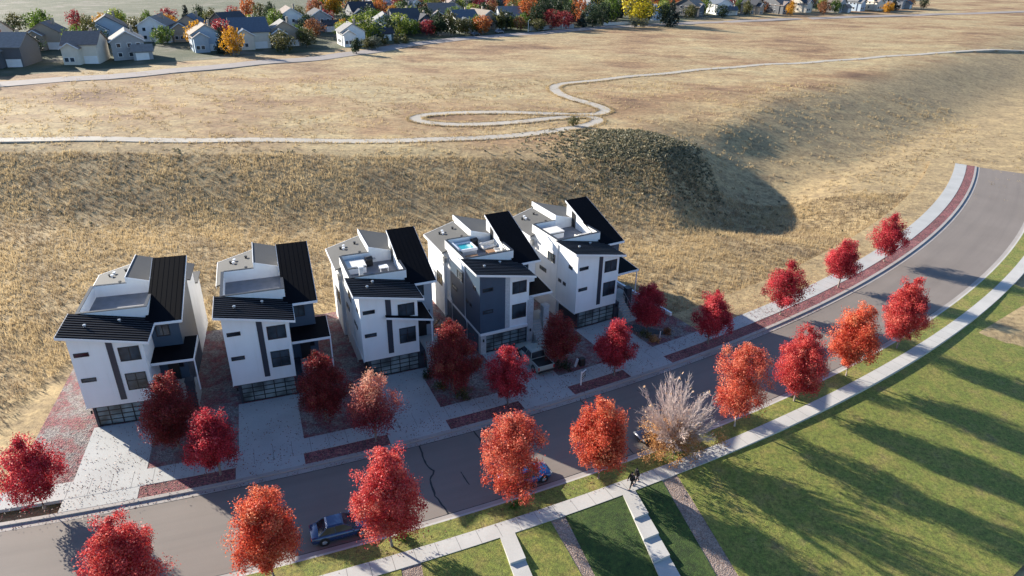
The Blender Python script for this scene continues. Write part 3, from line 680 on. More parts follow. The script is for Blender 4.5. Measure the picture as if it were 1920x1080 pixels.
# ---------------------------------------------------------------- things on the roof terraces (deck at 8.46)
DZ = 8.46
def at_house(name, s0, u, v, z, label, cat, rz=0.0, group=None): return empty(name, local(s0, u, v, z), heading(s0) + rz, label, cat, group)
def hot_tub():
    r = at_house('hot_tub', 105.9, 1.75, 8.1, DZ, 'hot tub of turquoise water on the roof terrace of the slate house', 'hot tub')
    m = MB()
    m.box(-1.0, -1.0, 0, 1.0, 1.0, 0.55); m.build('cabinet', M['greyblue'], r, bevel=0.04)
    m = MB()
    for a, b, c_, d_ in ((-1.05, -1.05, 1.05, -0.82), (-1.05, 0.82, 1.05, 1.05), (-1.05, -0.82, -0.82, 0.82), (0.82, -0.82, 1.05, 0.82)): m.box(a, b, 0.552, c_, d_, 0.86)
    m.build('shell', M['trim'], r, bevel=0.03)
    m = MB(); m.box(-0.82, -0.82, 0.56, 0.82, 0.82, 0.76); m.build('water', M['water'], r)
    m = MB(); m.box(-1.32, -1.0, 0.0, -1.10, 1.0, 1.05); m.build('cover', M['trim'], r, bevel=0.05)
    m = MB(); m.box(-1.25, -1.5, 0, -0.95, -1.1, 0.8); m.build('cover_lifter', M['black'], r, bevel=0.03)
hot_tub()
def covered_tub(s0, u, v, label, dark_line=True):
    r = at_house('covered_hot_tub', s0, u, v, DZ, label, 'hot tub', 0, 'covered hot tubs on roof terraces')
    m = MB(); m.box(-0.95, -0.85, 0, 0.95, 0.85, 0.62); m.build('cabinet', M['trim'], r, bevel=0.03)
    m = MB(); m.box(-0.97, -0.87, 0.622, 0.97, 0.87, 0.72); m.build('rim', M['frame'], r)
    m = MB(); m.slab(-1.0, -0.9, 1.0, 0.9, lambda x, y: 0.722, lambda x, y: 0.92 - 0.05 * abs(x)); m.build('cover', M['cushion'], r, bevel=0.02)
covered_tub(118.45, 1.75, 7.9, 'covered pale hot tub on the roof terrace of the last house')
covered_tub(92.7, 1.35, 8.2, 'covered white hot tub on the roof terrace of the canopy house')
def sofa(s0, u, v, rz, label, w=1.9, mat='cushion', cat='sofa'):
    r = at_house('outdoor_sofa', s0, u, v, DZ, label, cat, rz)
    m = MB(); m.box(-w / 2, -0.42, 0.08, w / 2, 0.42, 0.26); m.build('base', M['steel'], r)
    m = MB()
    n = 2 if w > 1.2 else 1
    for i in range(n): a = -w / 2 + 0.12 + i * (w - 0.24) / n; m.box(a + 0.01, -0.40, 0.262, a + (w - 0.24) / n - 0.01, 0.26, 0.44)
    m.build('seat_cushion', M[mat], r, bevel=0.04)
    m = MB(); m.box(-w / 2, 0.262, 0.262, w / 2, 0.46, 0.82); m.build('backrest', M[mat], r, bevel=0.05)
    for sg in (-1, 1):
        m = MB(); x = sg * w / 2; m.box(min(x, x - sg * 0.11), -0.42, 0.262, max(x, x - sg * 0.11), 0.26, 0.60); m.build('armrest', M[mat], r, bevel=0.03)
sofa(105.9, 4.55, 8.0, 0.15, 'cream two-seat sofa at the back of the slate house terrace')
sofa(105.9, 5.0, 6.3, -1.7, 'cream armchair by the right parapet of the slate house terrace', 0.95, cat='armchair')
sofa(105.9, 4.9, 5.15, 3.3, 'white armchair nearest the front parapet on the slate house terrace', 0.95, cat='armchair')
sofa(118.45, 4.5, 5.7, 3.14, 'white low sofa along the front parapet of the last house terrace', 1.9)
def low_table(s0, u, v, label, w, d, h, mat, cat='table'):
    r = at_house('low_table', s0, u, v, DZ, label, cat)
    m = MB(); m.box(-w / 2, -d / 2, h - 0.06, w / 2, d / 2, h); m.build('tabletop', M[mat], r, bevel=0.015)
    for a in (-1, 1):
        for b in (-1, 1):
            m = MB(); x, y = a * (w / 2 - 0.08), b * (d / 2 - 0.08); m.box(x - 0.035, y - 0.035, 0, x + 0.035, y + 0.035, h - 0.062); m.build('leg', M[mat], r)
low_table(105.9, 4.35, 6.55, 'brown fire table between the cream seats on the slate house terrace', 1.3, 0.8, 0.42, 'wood')
low_table(105.9, 1.7, 5.9, 'square wooden table in front of the turquoise hot tub', 1.35, 1.0, 0.45, 'wood')
low_table(92.7, 4.1, 7.2, 'white frame table on the canopy house terrace', 0.95, 0.9, 0.5, 'trim')
def grill(s0, u, v, label):
    r = at_house('barbecue_grill', s0, u, v, DZ, label, 'grill', 0.2, 'grills on roof terraces')
    m = MB(); m.box(-0.35, -0.28, 0.05, 0.35, 0.28, 0.8); m.build('cabinet', M['black'], r, bevel=0.02)
    m = MB(); n = 10
    prof = [(0.30 * math.cos(math.pi * i / n), 0.30 * math.sin(math.pi * i / n)) for i in range(n + 1)]
    vs = [(x, y, 0.803 + z) for x in (-0.36, 0.36) for y, z in prof]; k = n + 1
    m.add(vs, [(i, i + 1, k + i + 1, k + i) for i in range(n)] + [tuple(range(k))[::-1], tuple(range(k, 2 * k)), (0, k, 2 * k - 1, k - 1)]); m.build('lid', M['black'], r)
    m = MB(); m.box(-0.75, -0.22, 0.72, -0.37, 0.22, 0.76); m.box(0.37, -0.22, 0.72, 0.75, 0.22, 0.76); m.build('side_shelf', M['steel'], r)
grill(105.9, 3.3, 9.25, 'black grill by the back wall of the slate house terrace')
grill(92.7, 2.9, 8.9, 'dark grill beside the covered hot tub on the canopy house terrace')
def chimney():
    r = at_house('terrace_heater', 92.7, 1.35, 5.2, DZ, 'pale square column standing at the front of the canopy house terrace', 'column')
    m = MB(); m.box(-0.2, -0.2, 0, 0.2, 0.2, 1.7); m.build('post', M['greyblue'], r, bevel=0.01)
    m = MB(); m.box(-0.27, -0.27, 1.702, 0.27, 0.27, 1.8); m.build('cap', M['trim'], r, bevel=0.01)
chimney()
# ---------------------------------------------------------------- trees
def crown_arrays(rng, h0, h1, rad, ncl, per, leaf, lean=(0, 0), prof=None, crad=0.42, pinch=None, lobes=0.16, fill=0.62, updir=0.0):
    """leaf clumps through the crown's volume; returns verts, quads, tint, clump centres"""
    if prof is None: prof = lambda t: min(1.0, ((t + 0.05) / 0.32) ** 0.6) * min(1.0, ((1.03 - t) / 0.60) ** 0.55)
    ph = rng.uniform(0, 6.28, 4); H = h1 - h0
    ts = np.linspace(0.01, 0.99, 200); wts = np.array([prof(t) for t in ts]) ** 1.7 + 0.03; wts /= wts.sum()
    T = rng.choice(ts, ncl, p=wts) + rng.uniform(-.004, .004, ncl); A = rng.uniform(0, 2 * math.pi, ncl)
    Rr = np.array([prof(t) for t in T]) * rad * (1 + lobes * np.sin(3 * A + 5 * T + ph[0]) + lobes * .7 * np.sin(5 * A - 9 * T + ph[1]))
    if pinch: Rr *= 1 - pinch[1] * np.exp(-((T - pinch[0]) / 0.055) ** 2)
    fr = np.maximum(rng.uniform(0, 1, ncl) ** fill, 0.12); fr = np.minimum(fr, 1) * rng.uniform(0.9, 1.08, ncl)
    C = np.stack([Rr * fr * np.cos(A) + lean[0] * T, Rr * fr * np.sin(A) + lean[1] * T, h0 + T * H], 1)
    n = ncl * per
    cs = rng.uniform(0.6, 1.25, ncl) * crad * (0.55 + 0.6 * np.array([prof(t) for t in T]))
    off = np.clip(rng.normal(0, 1, (n, 3)), -1.7, 1.7) * np.repeat(cs, per)[:, None] * np.array([.62, .62, .72])
    pos = np.repeat(C, per, 0) + off
    # leaf quads: random orientation, biased to face outward and up
    out = pos - np.array([lean[0] * .5, lean[1] * .5, h0 + H * .4]); out /= np.linalg.norm(out, axis=1)[:, None] + 1e-6
    nr = out * 0.55 + rng.normal(0, 0.75, (n, 3)) + np.array([0, 0, 0.25 + updir]); nr /= np.linalg.norm(nr, axis=1)[:, None]
    a = np.cross(nr, rng.normal(0, 1, (n, 3))); a /= np.linalg.norm(a, axis=1)[:, None]; b = np.cross(nr, a)
    L_ = (leaf * rng.uniform(0.6, 1.3, n))[:, None]
    bend = nr * L_ * 0.18
    V = np.stack([pos - a * L_ * .62, pos - b * L_ * .42 + bend, pos + a * L_ * .62, pos + b * L_ * .42 + bend], 1).reshape(-1, 3)
    F = np.arange(4 * n).reshape(n, 4)
    tint = np.clip(np.repeat(rng.normal(0, .16, ncl), per) + rng.normal(0.5, .17, n), 0.02, 0.98)
    return V, F, tint, C
def trunk_mb(rng, h, r, C, lean=(0, 0), nlimb=16, limb_from=0.18, thin=1.0):
    m = MB(); k = 7; pts = []
    for i in range(k):
        t = i / (k - 1); pts.append((lean[0] * t * 0.9 + rng.normal(0, .04) * (i > 0), lean[1] * t * 0.9 + rng.normal(0, .04) * (i > 0), h * t * 0.93))
    m.tube([(0, 0, -0.15)] + pts, [r * 1.35] + [r * (1 - .88 * i / (k - 1)) for i in range(k)], 8)
    order = rng.permutation(len(C))[:nlimb]
    for i in order:
        c = C[i]; z0 = max(h * limb_from, c[2] - np.hypot(c[0], c[1]) * 1.1 - 0.3); t = min(0.9, z0 / (h * .93))
        base = Vector((lean[0] * t * .9, lean[1] * t * .9, z0)); tip = Vector(c)
        mid = base.lerp(tip, 0.5) + Vector((0, 0, -0.12 * (tip - base).length))
        rr = r * 0.36 * (1 - .6 * t) * thin
        m.tube([base, mid, tip], [rr, rr * .7, rr * .25], 5, cap=False)
    return m
TREE_GROUP = 'red maples along the street'
def maple(s, d, h, diam, label, mat, seed, z=0.0, h0=1.6, ncl=150, per=55, leaf=0.2, lean=(0, 0), pinch=None, prof=None, bark='bark', r=0.11, fill=0.62, crad=0.44, group=TREE_GROUP, lobes=.16, nlimb=22):
    rng = np.random.default_rng(seed)
    root = empty('maple_tree', P(s, d, z), rng.uniform(0, 6.28) if lean == (0, 0) else 0, label, 'tree', group)
    V, F, tint, C = crown_arrays(rng, h0, h - 0.25, diam / 2 * 0.93, ncl, per, leaf, lean, prof, crad, pinch, lobes, fill)
    if mat == 'peach': tint = np.clip(tint * .55 + 0.55 * np.clip((V[::4, 2] - h * .35) / (h * .6), 0, 1), 0.02, .98)  # paler up the crown: peach leaves, plus the sunlit top painted in
    link(array_mesh('crown', V, F, L[mat], tint), 'crown', root)
    trunk_mb(rng, h, r, C, lean, nlimb).build('trunk', M[bark], root, smooth=True)
    return root
waist = lambda t: max(0.30, 0.98 * math.sqrt(max(0, 1 - ((t - .22) / .25) ** 2)), 1.0 * math.sqrt(max(0, 1 - ((t - .66) / .36) ** 2))) * (1 if t < .9 else .8)
spread = lambda t: min(1.0, ((t + 0.05) / 0.30) ** 0.7) * min(1.0, ((1.02 - t) / 0.5) ** 0.8)
T1 = maple(89.99, 10.48, 9.3, 5.0, 'bright scarlet maple on the near grass strip, largest of its row, shading the pebbles', 'scarlet', 11, h0=1.5, ncl=240, per=192, leaf=0.108)
T2 = maple(99.42, 10.09, 8.8, 5.0, 'coral-red maple with a thin waist and pale trunk, in front of the blue car', 'coral', 26, h0=1.6, ncl=170, per=166, leaf=0.108, pinch=(0.45, 0.45), prof=waist, bark='pale_bark', lobes=.2, fill=.7)
T3 = maple(106.96, 10.24, 8.2, 4.4, 'vermilion maple just left of the two walkers', 'vermilion', 37, h0=1.6, ncl=200, per=192, leaf=0.108)
F1 = maple(91.46, -1.85, 7.4, 4.7, 'maple with peach-coloured top in front of the canopy house driveway', 'peach', 41, h0=1.4, ncl=110, per=137, leaf=0.108, fill=.8, crad=.5)
F2 = maple(104.62, -2.32, 6.6, 4.5, 'dark red maple in the kerb bed left of the parked pickup', 'dark_red', 53, h0=1.3, ncl=120, per=152, leaf=0.108, prof=spread)
F3 = maple(116.87, -1.95, 6.6, 4.3, 'dark red maple in the kerb bed beside the yard sign', 'dark_red', 66, h0=1.4, ncl=140, per=166, leaf=0.108)
Y1 = maple(100.47, -6.37, 8.2, 5.0, 'tall maroon maple in the yard between the canopy house and the slate house', 'maroon', 71, h0=1.0, ncl=200, per=166, leaf=0.108, crad=.5)
Y2 = maple(112.74, -6.51, 6.2, 3.9, 'small maroon maple in front of the last house garage corner', 'maroon', 82, h0=0.9, ncl=120, per=137, leaf=0.108, crad=.46)
Y3 = maple(125.9, -7.4, 6.3, 4.1, 'dark red maple with white trunk standing on the kidney-shaped turf', 'dark_red', 93, h0=1.3, ncl=150, per=166, leaf=0.108, bark='pale_bark')
def again(src, s, d, rz, sc, label):
    o = copy_tree(src); o.location = P(s, d, 0); o.rotation_euler = (0, 0, rz); o.scale = (sc, sc, sc); o['label'] = label; return o
again(Y1, 87.7, -6.4, 1.9, 0.92, 'maroon maple in the yard left of the canopy house, cut by the left edge')
again(Y1, 74.8, -6.6, 3.4, 0.95, 'maroon maple in the yard at the left end of the row')
again(F3, 78.4, -1.9, 0.8, 1.0, 'dark red kerb maple in front of the house left of the canopy house')
again(F2, 65.4, -1.9, 2.2, 1.05, 'dark red kerb maple at the left end of the street')
again(F3, 130.2, -1.9, 2.6, 1.02, 'dark red kerb maple right of the last house')
again(F2, 143.0, -1.9, 4.1, 1.1, 'dark red kerb maple second past the last house')
again(F3, 156.0, -1.9, 5.0, 1.05, 'dark red kerb maple third past the last house')
again(F2, 169.5, -1.9, 1.0, 1.1, 'dark red kerb maple farthest along the street')
again(T3, 82.0, 10.3, 1.2, 0.98, 'vermilion maple left of the scarlet one on the near strip')
again(T1, 73.8, 10.3, 3.0, 0.9, 'scarlet maple at the left end of the near strip')
again(T2, 121.6, 10.2, 2.0, 1.0, 'coral maple right of the bare tree on the near strip')
again(T1, 129.4, 10.3, 4.4, 0.92, 'scarlet maple second right of the bare tree')
again(T3, 137.5, 10.3, 0.4, 1.05, 'vermilion maple third right of the bare tree')
again(T1, 147.0, 10.3, 2.4, 0.95, 'scarlet maple fourth right of the bare tree')
def bare_tree(s, d, h, diam, label, seed):
    """a vase of many straight pale twigs"""
    rng = np.random.default_rng(seed); root = empty('bare_tree', P(s, d, 0), 0, label, 'tree')
    m = MB(); tips = []
    m.tube([(0, 0, -.15), (.02, 0, .5), (0, .02, 1.2), (.02, .02, 2.2)], [.17, .13, .11, .06], 8)
    for k in range(58):
        az = k * 2.39996 + rng.normal(0, .2); u = ((k + .5) / 58) ** .6; sp = u * 1.2; z0 = .7 + 1.1 * rng.random()
        L0 = (h - z0) * (1 - .36 * u) * rng.uniform(.85, 1.05); dr = Vector((math.cos(az) * math.sin(sp), math.sin(az) * math.sin(sp), math.cos(sp)))
        p0 = Vector((0, 0, z0)); pts = [p0 + dr * L0 * t + Vector((0, 0, .10 * L0 * t * t)) for t in (0, .35, .7, 1)]
        m.tube(pts, [.045, .03, .02, .008], 5, cap=False); tips.append(pts[-1])
        for q in range(20):
            t = rng.uniform(.18, .97); b = p0 + dr * L0 * t + Vector((0, 0, .10 * L0 * t * t)); sd = Vector(rng.normal(0, 1, 3)); d2 = (dr + sd.normalized() * .45 + Vector((0, 0, .15))).normalized(); l2 = L0 * (.42 - .25 * t) * rng.uniform(.7, 1.2)
            e = b + d2 * l2; m.tube([b, b.lerp(e, .5) + Vector((0, 0, .04 * l2)), e], [.017, .013, .007], 4, cap=False); tips.append(e)
            for r_ in range(3):
                b2 = b.lerp(e, rng.uniform(.25, .9)); e2 = b2 + (d2 + Vector(rng.normal(0, .33, 3))).normalized() * l2 * rng.uniform(.3, .55); m.tube([b2, e2], [.011, .006], 3, cap=False); tips.append(e2)
    m.build('trunk', M['twig'], root)
    V, F, tint, C = crown_arrays(rng, .7, 3.2, diam / 2 * .95, 110, 70, .115, crad=.42)
    tp = np.array([tuple(t) for t in tips]); tp = tp[rng.permutation(len(tp))[:170]]
    q = np.repeat(tp, 2, 0) + rng.normal(0, .06, (len(tp) * 2, 3)); n = len(q); a = rng.normal(0, .055, (n, 3)); b = rng.normal(0, .05, (n, 3))
    V2 = np.stack([q - a, q - b, q + a, q + b], 1).reshape(-1, 3); F2_ = np.arange(4 * n).reshape(n, 4) + len(V)
    link(array_mesh('crown', np.vstack([V, V2]), np.vstack([F, F2_]), L['tan'], np.concatenate([tint, np.full(n, .95)])), 'crown', root)
    return root
bare_tree(114.4, 10.4, 6.9, 7.0, 'nearly bare tree of pale twigs with tan leaves low down, beside the dark car', 5)
# shrubs in the yards
def shrub(s, d, r, h, mat, label, seed, group='low shrubs in the front yards', ncl=22, per=26):
    rng = np.random.default_rng(seed); root = empty('shrub', P(s, d, 0), 0, label, 'shrub', group)
    V, F, tint, C = crown_arrays(rng, 0.05, h, r, ncl, per, 0.11, crad=.22, prof=lambda t: math.sqrt(max(0.0, 1 - (t - .3) ** 2 / .55)))
    link(array_mesh('foliage', V, F, L[mat], tint), 'foliage', root)
    m = MB()
    for c in C[:8]: m.tube([(0, 0, 0), tuple(c)], [0.02, 0.008], 4, cap=False)
    m.build('stem', M['bark'], root); return root
shrub(101.0, -5.4, 1.0, 0.8, 'olive', 'olive shrub at the foot of the tall maroon maple', 1)
shrub(99.6, -7.6, 0.8, 0.7, 'olive', 'olive shrub behind the tall maroon maple by the canopy house drive', 2)
shrub(113.1, -5.5, 1.1, 0.8, 'dark_green', 'dark green shrub at the foot of the small maroon maple', 3)
shrub(124.9, -6.4, 0.9, 0.7, 'olive', 'yellow-olive shrub at the edge of the last house driveway', 4)
shrub(125.3, -5.4, 0.6, 0.5, 'tan', 'dry tan shrub between the last driveway and the sidewalk', 5)
shrub(99.0, -9.9, 0.6, 0.8, 'dark_green', 'dark shrub at the canopy house garage corner', 6)
shrub(104.6, -9.8, 0.5, 0.9, 'rust', 'rust-brown shrub at the slate house stone pier', 7)
shrub(117.4, -9.6, 0.5, 0.7, 'sage', 'grey-green shrub by the last house garage corner', 8)
shrub(127.9, -6.0, 0.5, 0.4, 'rust', 'low rust-brown shrub by the white marker post', 9)
shrub(90.9, 10.0, 0.5, 0.35, 'green', 'bright green tuft at the foot of the scarlet maple', 10)
shrub(99.5, 10.25, 0.28, 0.22, 'green', 'small green tuft at the foot of the coral maple', 11)
# ---------------------------------------------------------------- vehicles
def paint(name, c, rough=0.22, metal=0.3):
    m, t, p = nodes(name); p.inputs['Base Color'].default_value = (*c, 1); p.inputs['Roughness'].default_value = rough; p.inputs['Metallic'].default_value = metal
    p.inputs['Coat Weight'].default_value = 0.6; p.inputs['Coat Roughness'].default_value = 0.05
    bump(t, p, noise(t, 1.2, 2), 0.03, 0.02); return m
M['rubber'] = plain('tyre_rubber', (0.018, 0.018, 0.018), 0.85, 0.1)
M['lamp'] = plain('headlight_glass', (0.22, 0.23, 0.24), 0.12, 0.05); M['red_lamp'] = plain('tail_light', (0.35, 0.012, 0.012), 0.2, 0.05)
def loft(m, stations, mi=0):
    """stations: (x, half width, z bottom, z shoulder, crown)"""
    rings = []
    for x, w, z0, zs, cr in stations:
        rings.append([(x, -w * .86, z0), (x, -w * .98, z0 + .12), (x, -w, z0 + (zs - z0) * .55), (x, -w * .95, zs - .05), (x, -w * .82, zs), (x, 0, zs + cr), (x, w * .82, zs), (x, w * .95, zs - .05), (x, w, z0 + (zs - z0) * .55), (x, w * .98, z0 + .12), (x, w * .86, z0)])
    k = len(rings[0]); v = [p for r in rings for p in r]; f = []
    for i in range(len(rings) - 1):
        for j in range(k):
            j2 = (j + 1) % k; f.append((i * k + j, i * k + j2, (i + 1) * k + j2, (i + 1) * k + j))
    f.append(tuple(range(k))[::-1]); e = (len(rings) - 1) * k; f.append(tuple(e + j for j in range(k)))
    m.add(v, f, mi)
def wheels(root, xs, w, r=0.33):
    for x in xs:
        for sg in (-1, 1):
            y = sg * (w - 0.10)
            m = MB(); m.tube([(x, y - .10, r), (x, y - .075, r), (x, y + .075, r), (x, y + .10, r)], [r * .9, r, r, r * .9], 18)
            wh = m.build('wheel', M['rubber'], root, smooth=False)
            q = MB(); yo = y + sg * .105; q.tube([(x, yo - sg * .03, r), (x, yo, r)], [r * .62, r * .55], 12)
            for i in range(5):
                a = 2 * math.pi * i / 5; q.tube([(x, yo + sg * .005, r), (x + math.cos(a) * r * .58, yo + sg * .005, r + math.sin(a) * r * .58)], 0.025, 4)
            q.build('rim', M['steel'], wh)
def cabin(root, body_mat, x0, x1, x2, x3, w0, w1, zb, zr, cols=(0.5,)):
    """x0..x3 = rear base, rear roof, front roof, front base"""
    g = MB(); g.hexa([(x0, -w0, zb), (x3, -w0, zb), (x3, w0, zb), (x0, w0, zb)], [(x1, -w1, zr), (x2, -w1, zr), (x2, w1, zr), (x1, w1, zr)]); g.build('window', M['glass'], root)
    r = MB(); e = .035
    r.hexa([(x1 - e, -w1 - e, zr - .01), (x2 + e, -w1 - e, zr - .01), (x2 + e, w1 + e, zr - .01), (x1 - e, w1 + e, zr - .01)], [(x1 + .12, -w1 + .1, zr + .07), (x2 - .12, -w1 + .1, zr + .07), (x2 - .12, w1 - .1, zr + .07), (x1 + .12, w1 - .1, zr + .07)])
    for sg in (-1, 1):
        r.tube([(x0, sg * w0, zb - .02), (x1, sg * w1, zr)], .045, 5); r.tube([(x3, sg * w0, zb - .02), (x2, sg * w1, zr)], .04, 5)
        for c_ in cols: xb, xt = x0 + (x3 - x0) * c_, x1 + (x2 - x1) * c_; r.tube([(xb, sg * (w0 + .005), zb - .02), (xt, sg * (w1 + .005), zr)], .035, 5)
    r.build('roof', body_mat, root, bevel=0.02)
def car(s, d, flip, color, label, suv=False):
    pm = paint('car_paint', color)
    root = empty('parked_car', P(s, d, -0.13), heading(s) + (math.pi if flip else 0), label, 'car')
    w = 0.90; h = 1.02 if suv else 0.90
    b = MB()
    loft(b, [(-2.28, .70, .38, h - .16, .01), (-2.2, .82, .24, h - .03, .02), (-1.7, w, .20, h + .02, .02), (-0.4, w, .19, h, .02), (0.9, w, .19, h - .02, .03), (1.6, w * .98, .20, h - .12, .04), (2.1, .80, .24, h - .22, .03), (2.3, .60, .36, h - .32, .01)])
    b.build('body', pm, root, smooth=True)
    for x in (-1.35, 1.4):
        for sg in (-1, 1): q = MB(); q.tube([(x, sg * (w - .16), .36), (x, sg * (w + .004), .36)], .40, 16); q.build('wheel_arch', M['black'], root)
    if suv: cabin(root, pm, -2.1, -1.85, 0.25, 1.0, .80, .66, h, 1.62, (.33, .64))
    else: cabin(root, pm, -1.75, -1.1, 0.15, 1.05, .78, .60, h - .01, 1.40, (.46,))
    wheels(root, (-1.35, 1.4), w)
    for sg in (-1, 1):
        m = MB(); m.box(2.02, sg * .62 - .16, h - .36, 2.235, sg * .62 + .16, h - .24); m.build('headlight', M['lamp'], root, bevel=.02)
        m = MB(); m.box(-2.27, sg * .62 - .16, h - .26, -2.15, sg * .62 + .16, h - .10); m.build('tail_light', M['red_lamp'], root, bevel=.02)
        m = MB(); m.box(.72, sg * .99 - .09, h - .02, .86, sg * .99 + .09, h + .12); m.build('mirror', pm, root, bevel=.03)
    m = MB(); m.box(2.16, -.42, .30, 2.30, .42, .46); m.box(-2.29, -.26, .50, -2.21, .26, .62); m.build('bumper_trim', M['black'], root)
    return root
car(101.5, 7.72, False, (0.004, 0.085, 0.26), 'blue car parked at the near kerb behind the coral maple')
car(114.8, 7.75, True, (0.012, 0.011, 0.022), 'dark car parked at the near kerb behind the bare tree')
car(86.9, 7.72, False, (0.02, 0.045, 0.12), 'dark blue car half hidden behind the scarlet maple')
def pickup(s, d, label):
    pm = paint('truck_paint', (0.30, 0.34, 0.31), 0.35, 0.1)
    root = empty('pickup_truck', P(s, d, 0.02), heading(s) + math.pi / 2, label, 'pickup truck')
    w = 0.97
    b = MB(); loft(b, [(0.2, w, .34, 1.12, .02), (1.35, w, .34, 1.12, .03), (2.3, w * .98, .34, 1.06, .04), (2.62, .86, .42, .98, .02), (2.7, .8, .5, .86, .01)]); b.build('body', pm, root, smooth=True)
    b = MB()
    b.box(-2.75, -w, .42, .2, -w + .09, 1.15); b.box(-2.75, w - .09, .42, .2, w, 1.15); b.box(-2.75, -w + .09, .42, .2, w - .09, .52); b.box(-2.75, -w + .09, .52, -2.66, w - .09, 1.13); b.box(-1.05, -w + .09, .52, -.98, w - .09, 1.13)
    bed = b.build('bed', pm, root, bevel=.02)
    m = MB(); m.box(-2.65, -w + .10, 1.02, -1.07, w - .10, 1.08)
    for i in range(5): m.box(-2.6 + .32 * i, -w + .12, 1.081, -2.56 + .32 * i, w - .12, 1.10)
    m.build('bed_cover', M['black'], bed)
    cabin(root, pm, -0.98, -0.85, 0.75, 1.45, .86, .72, 1.12, 1.80, (.5,))
    for x in (-1.75, 1.75):
        for sg in (-1, 1): q = MB(); q.tube([(x, sg * (w - .2), .42), (x, sg * (w + .005), .42)], .46, 16); q.build('wheel_arch', M['black'], root)
    wheels(root, (-1.75, 1.75), w, .40)
    m = MB(); m.box(-2.86, -w, .42, -2.752, w, .62); m.build('bumper', M['black'], root, bevel=.02)
    for sg in (-1, 1):
        m = MB(); m.box(-2.775, sg * .88 - .07, .70, -2.70, sg * .88 + .07, 1.05); m.build('tail_light', M['red_lamp'], root)
        m = MB(); m.box(2.56, sg * .66 - .16, .80, 2.69, sg * .66 + .16, .96); m.build('headlight', M['lamp'], root)
        m = MB(); m.box(.98, sg * 1.10 - .11, 1.12, 1.10, sg * 1.10 + .11, 1.38); m.build('mirror', M['black'], root, bevel=.03)
pickup(110.55, -7.95, 'grey-green pickup with black bed cover parked in the slate house driveway')
# ---------------------------------------------------------------- the two walkers
M['skin'] = plain('skin', (0.50, 0.30, 0.22), 0.55, 0.05, 8); M['black_cloth'] = plain('black_cloth', (0.014, 0.014, 0.017), 0.9, 0.2, 6); M['hair'] = plain('dark_hair', (0.02, 0.014, 0.011), 0.6, 0.2, 20); M['shoe'] = plain('white_shoes', (0.55, 0.54, 0.52), 0.6, 0.1, 8)
def skinned(name, verts, edges, radii, mat, parent, sub=1, root_i=0):
    me = bpy.data.meshes.new(name); me.from_pydata(verts, edges, []); me.materials.append(mat)
    o = bpy.data.objects.new(name, me); COL.objects.link(o); o.parent = parent
    bm = bmesh.new(); bm.from_mesh(me); lay = bm.verts.layers.skin.verify(); bm.verts.ensure_lookup_table()
    for i, r in enumerate(radii): bm.verts[i][lay].radius = (r, r); bm.verts[i][lay].use_root = (i == root_i)
    bm.to_mesh(me); bm.free()
    o.modifiers.new('skin', 'SKIN').use_smooth_shade = True; md = o.modifiers.new('sub', 'SUBSURF'); md.levels = sub; md.render_levels = sub
    return o
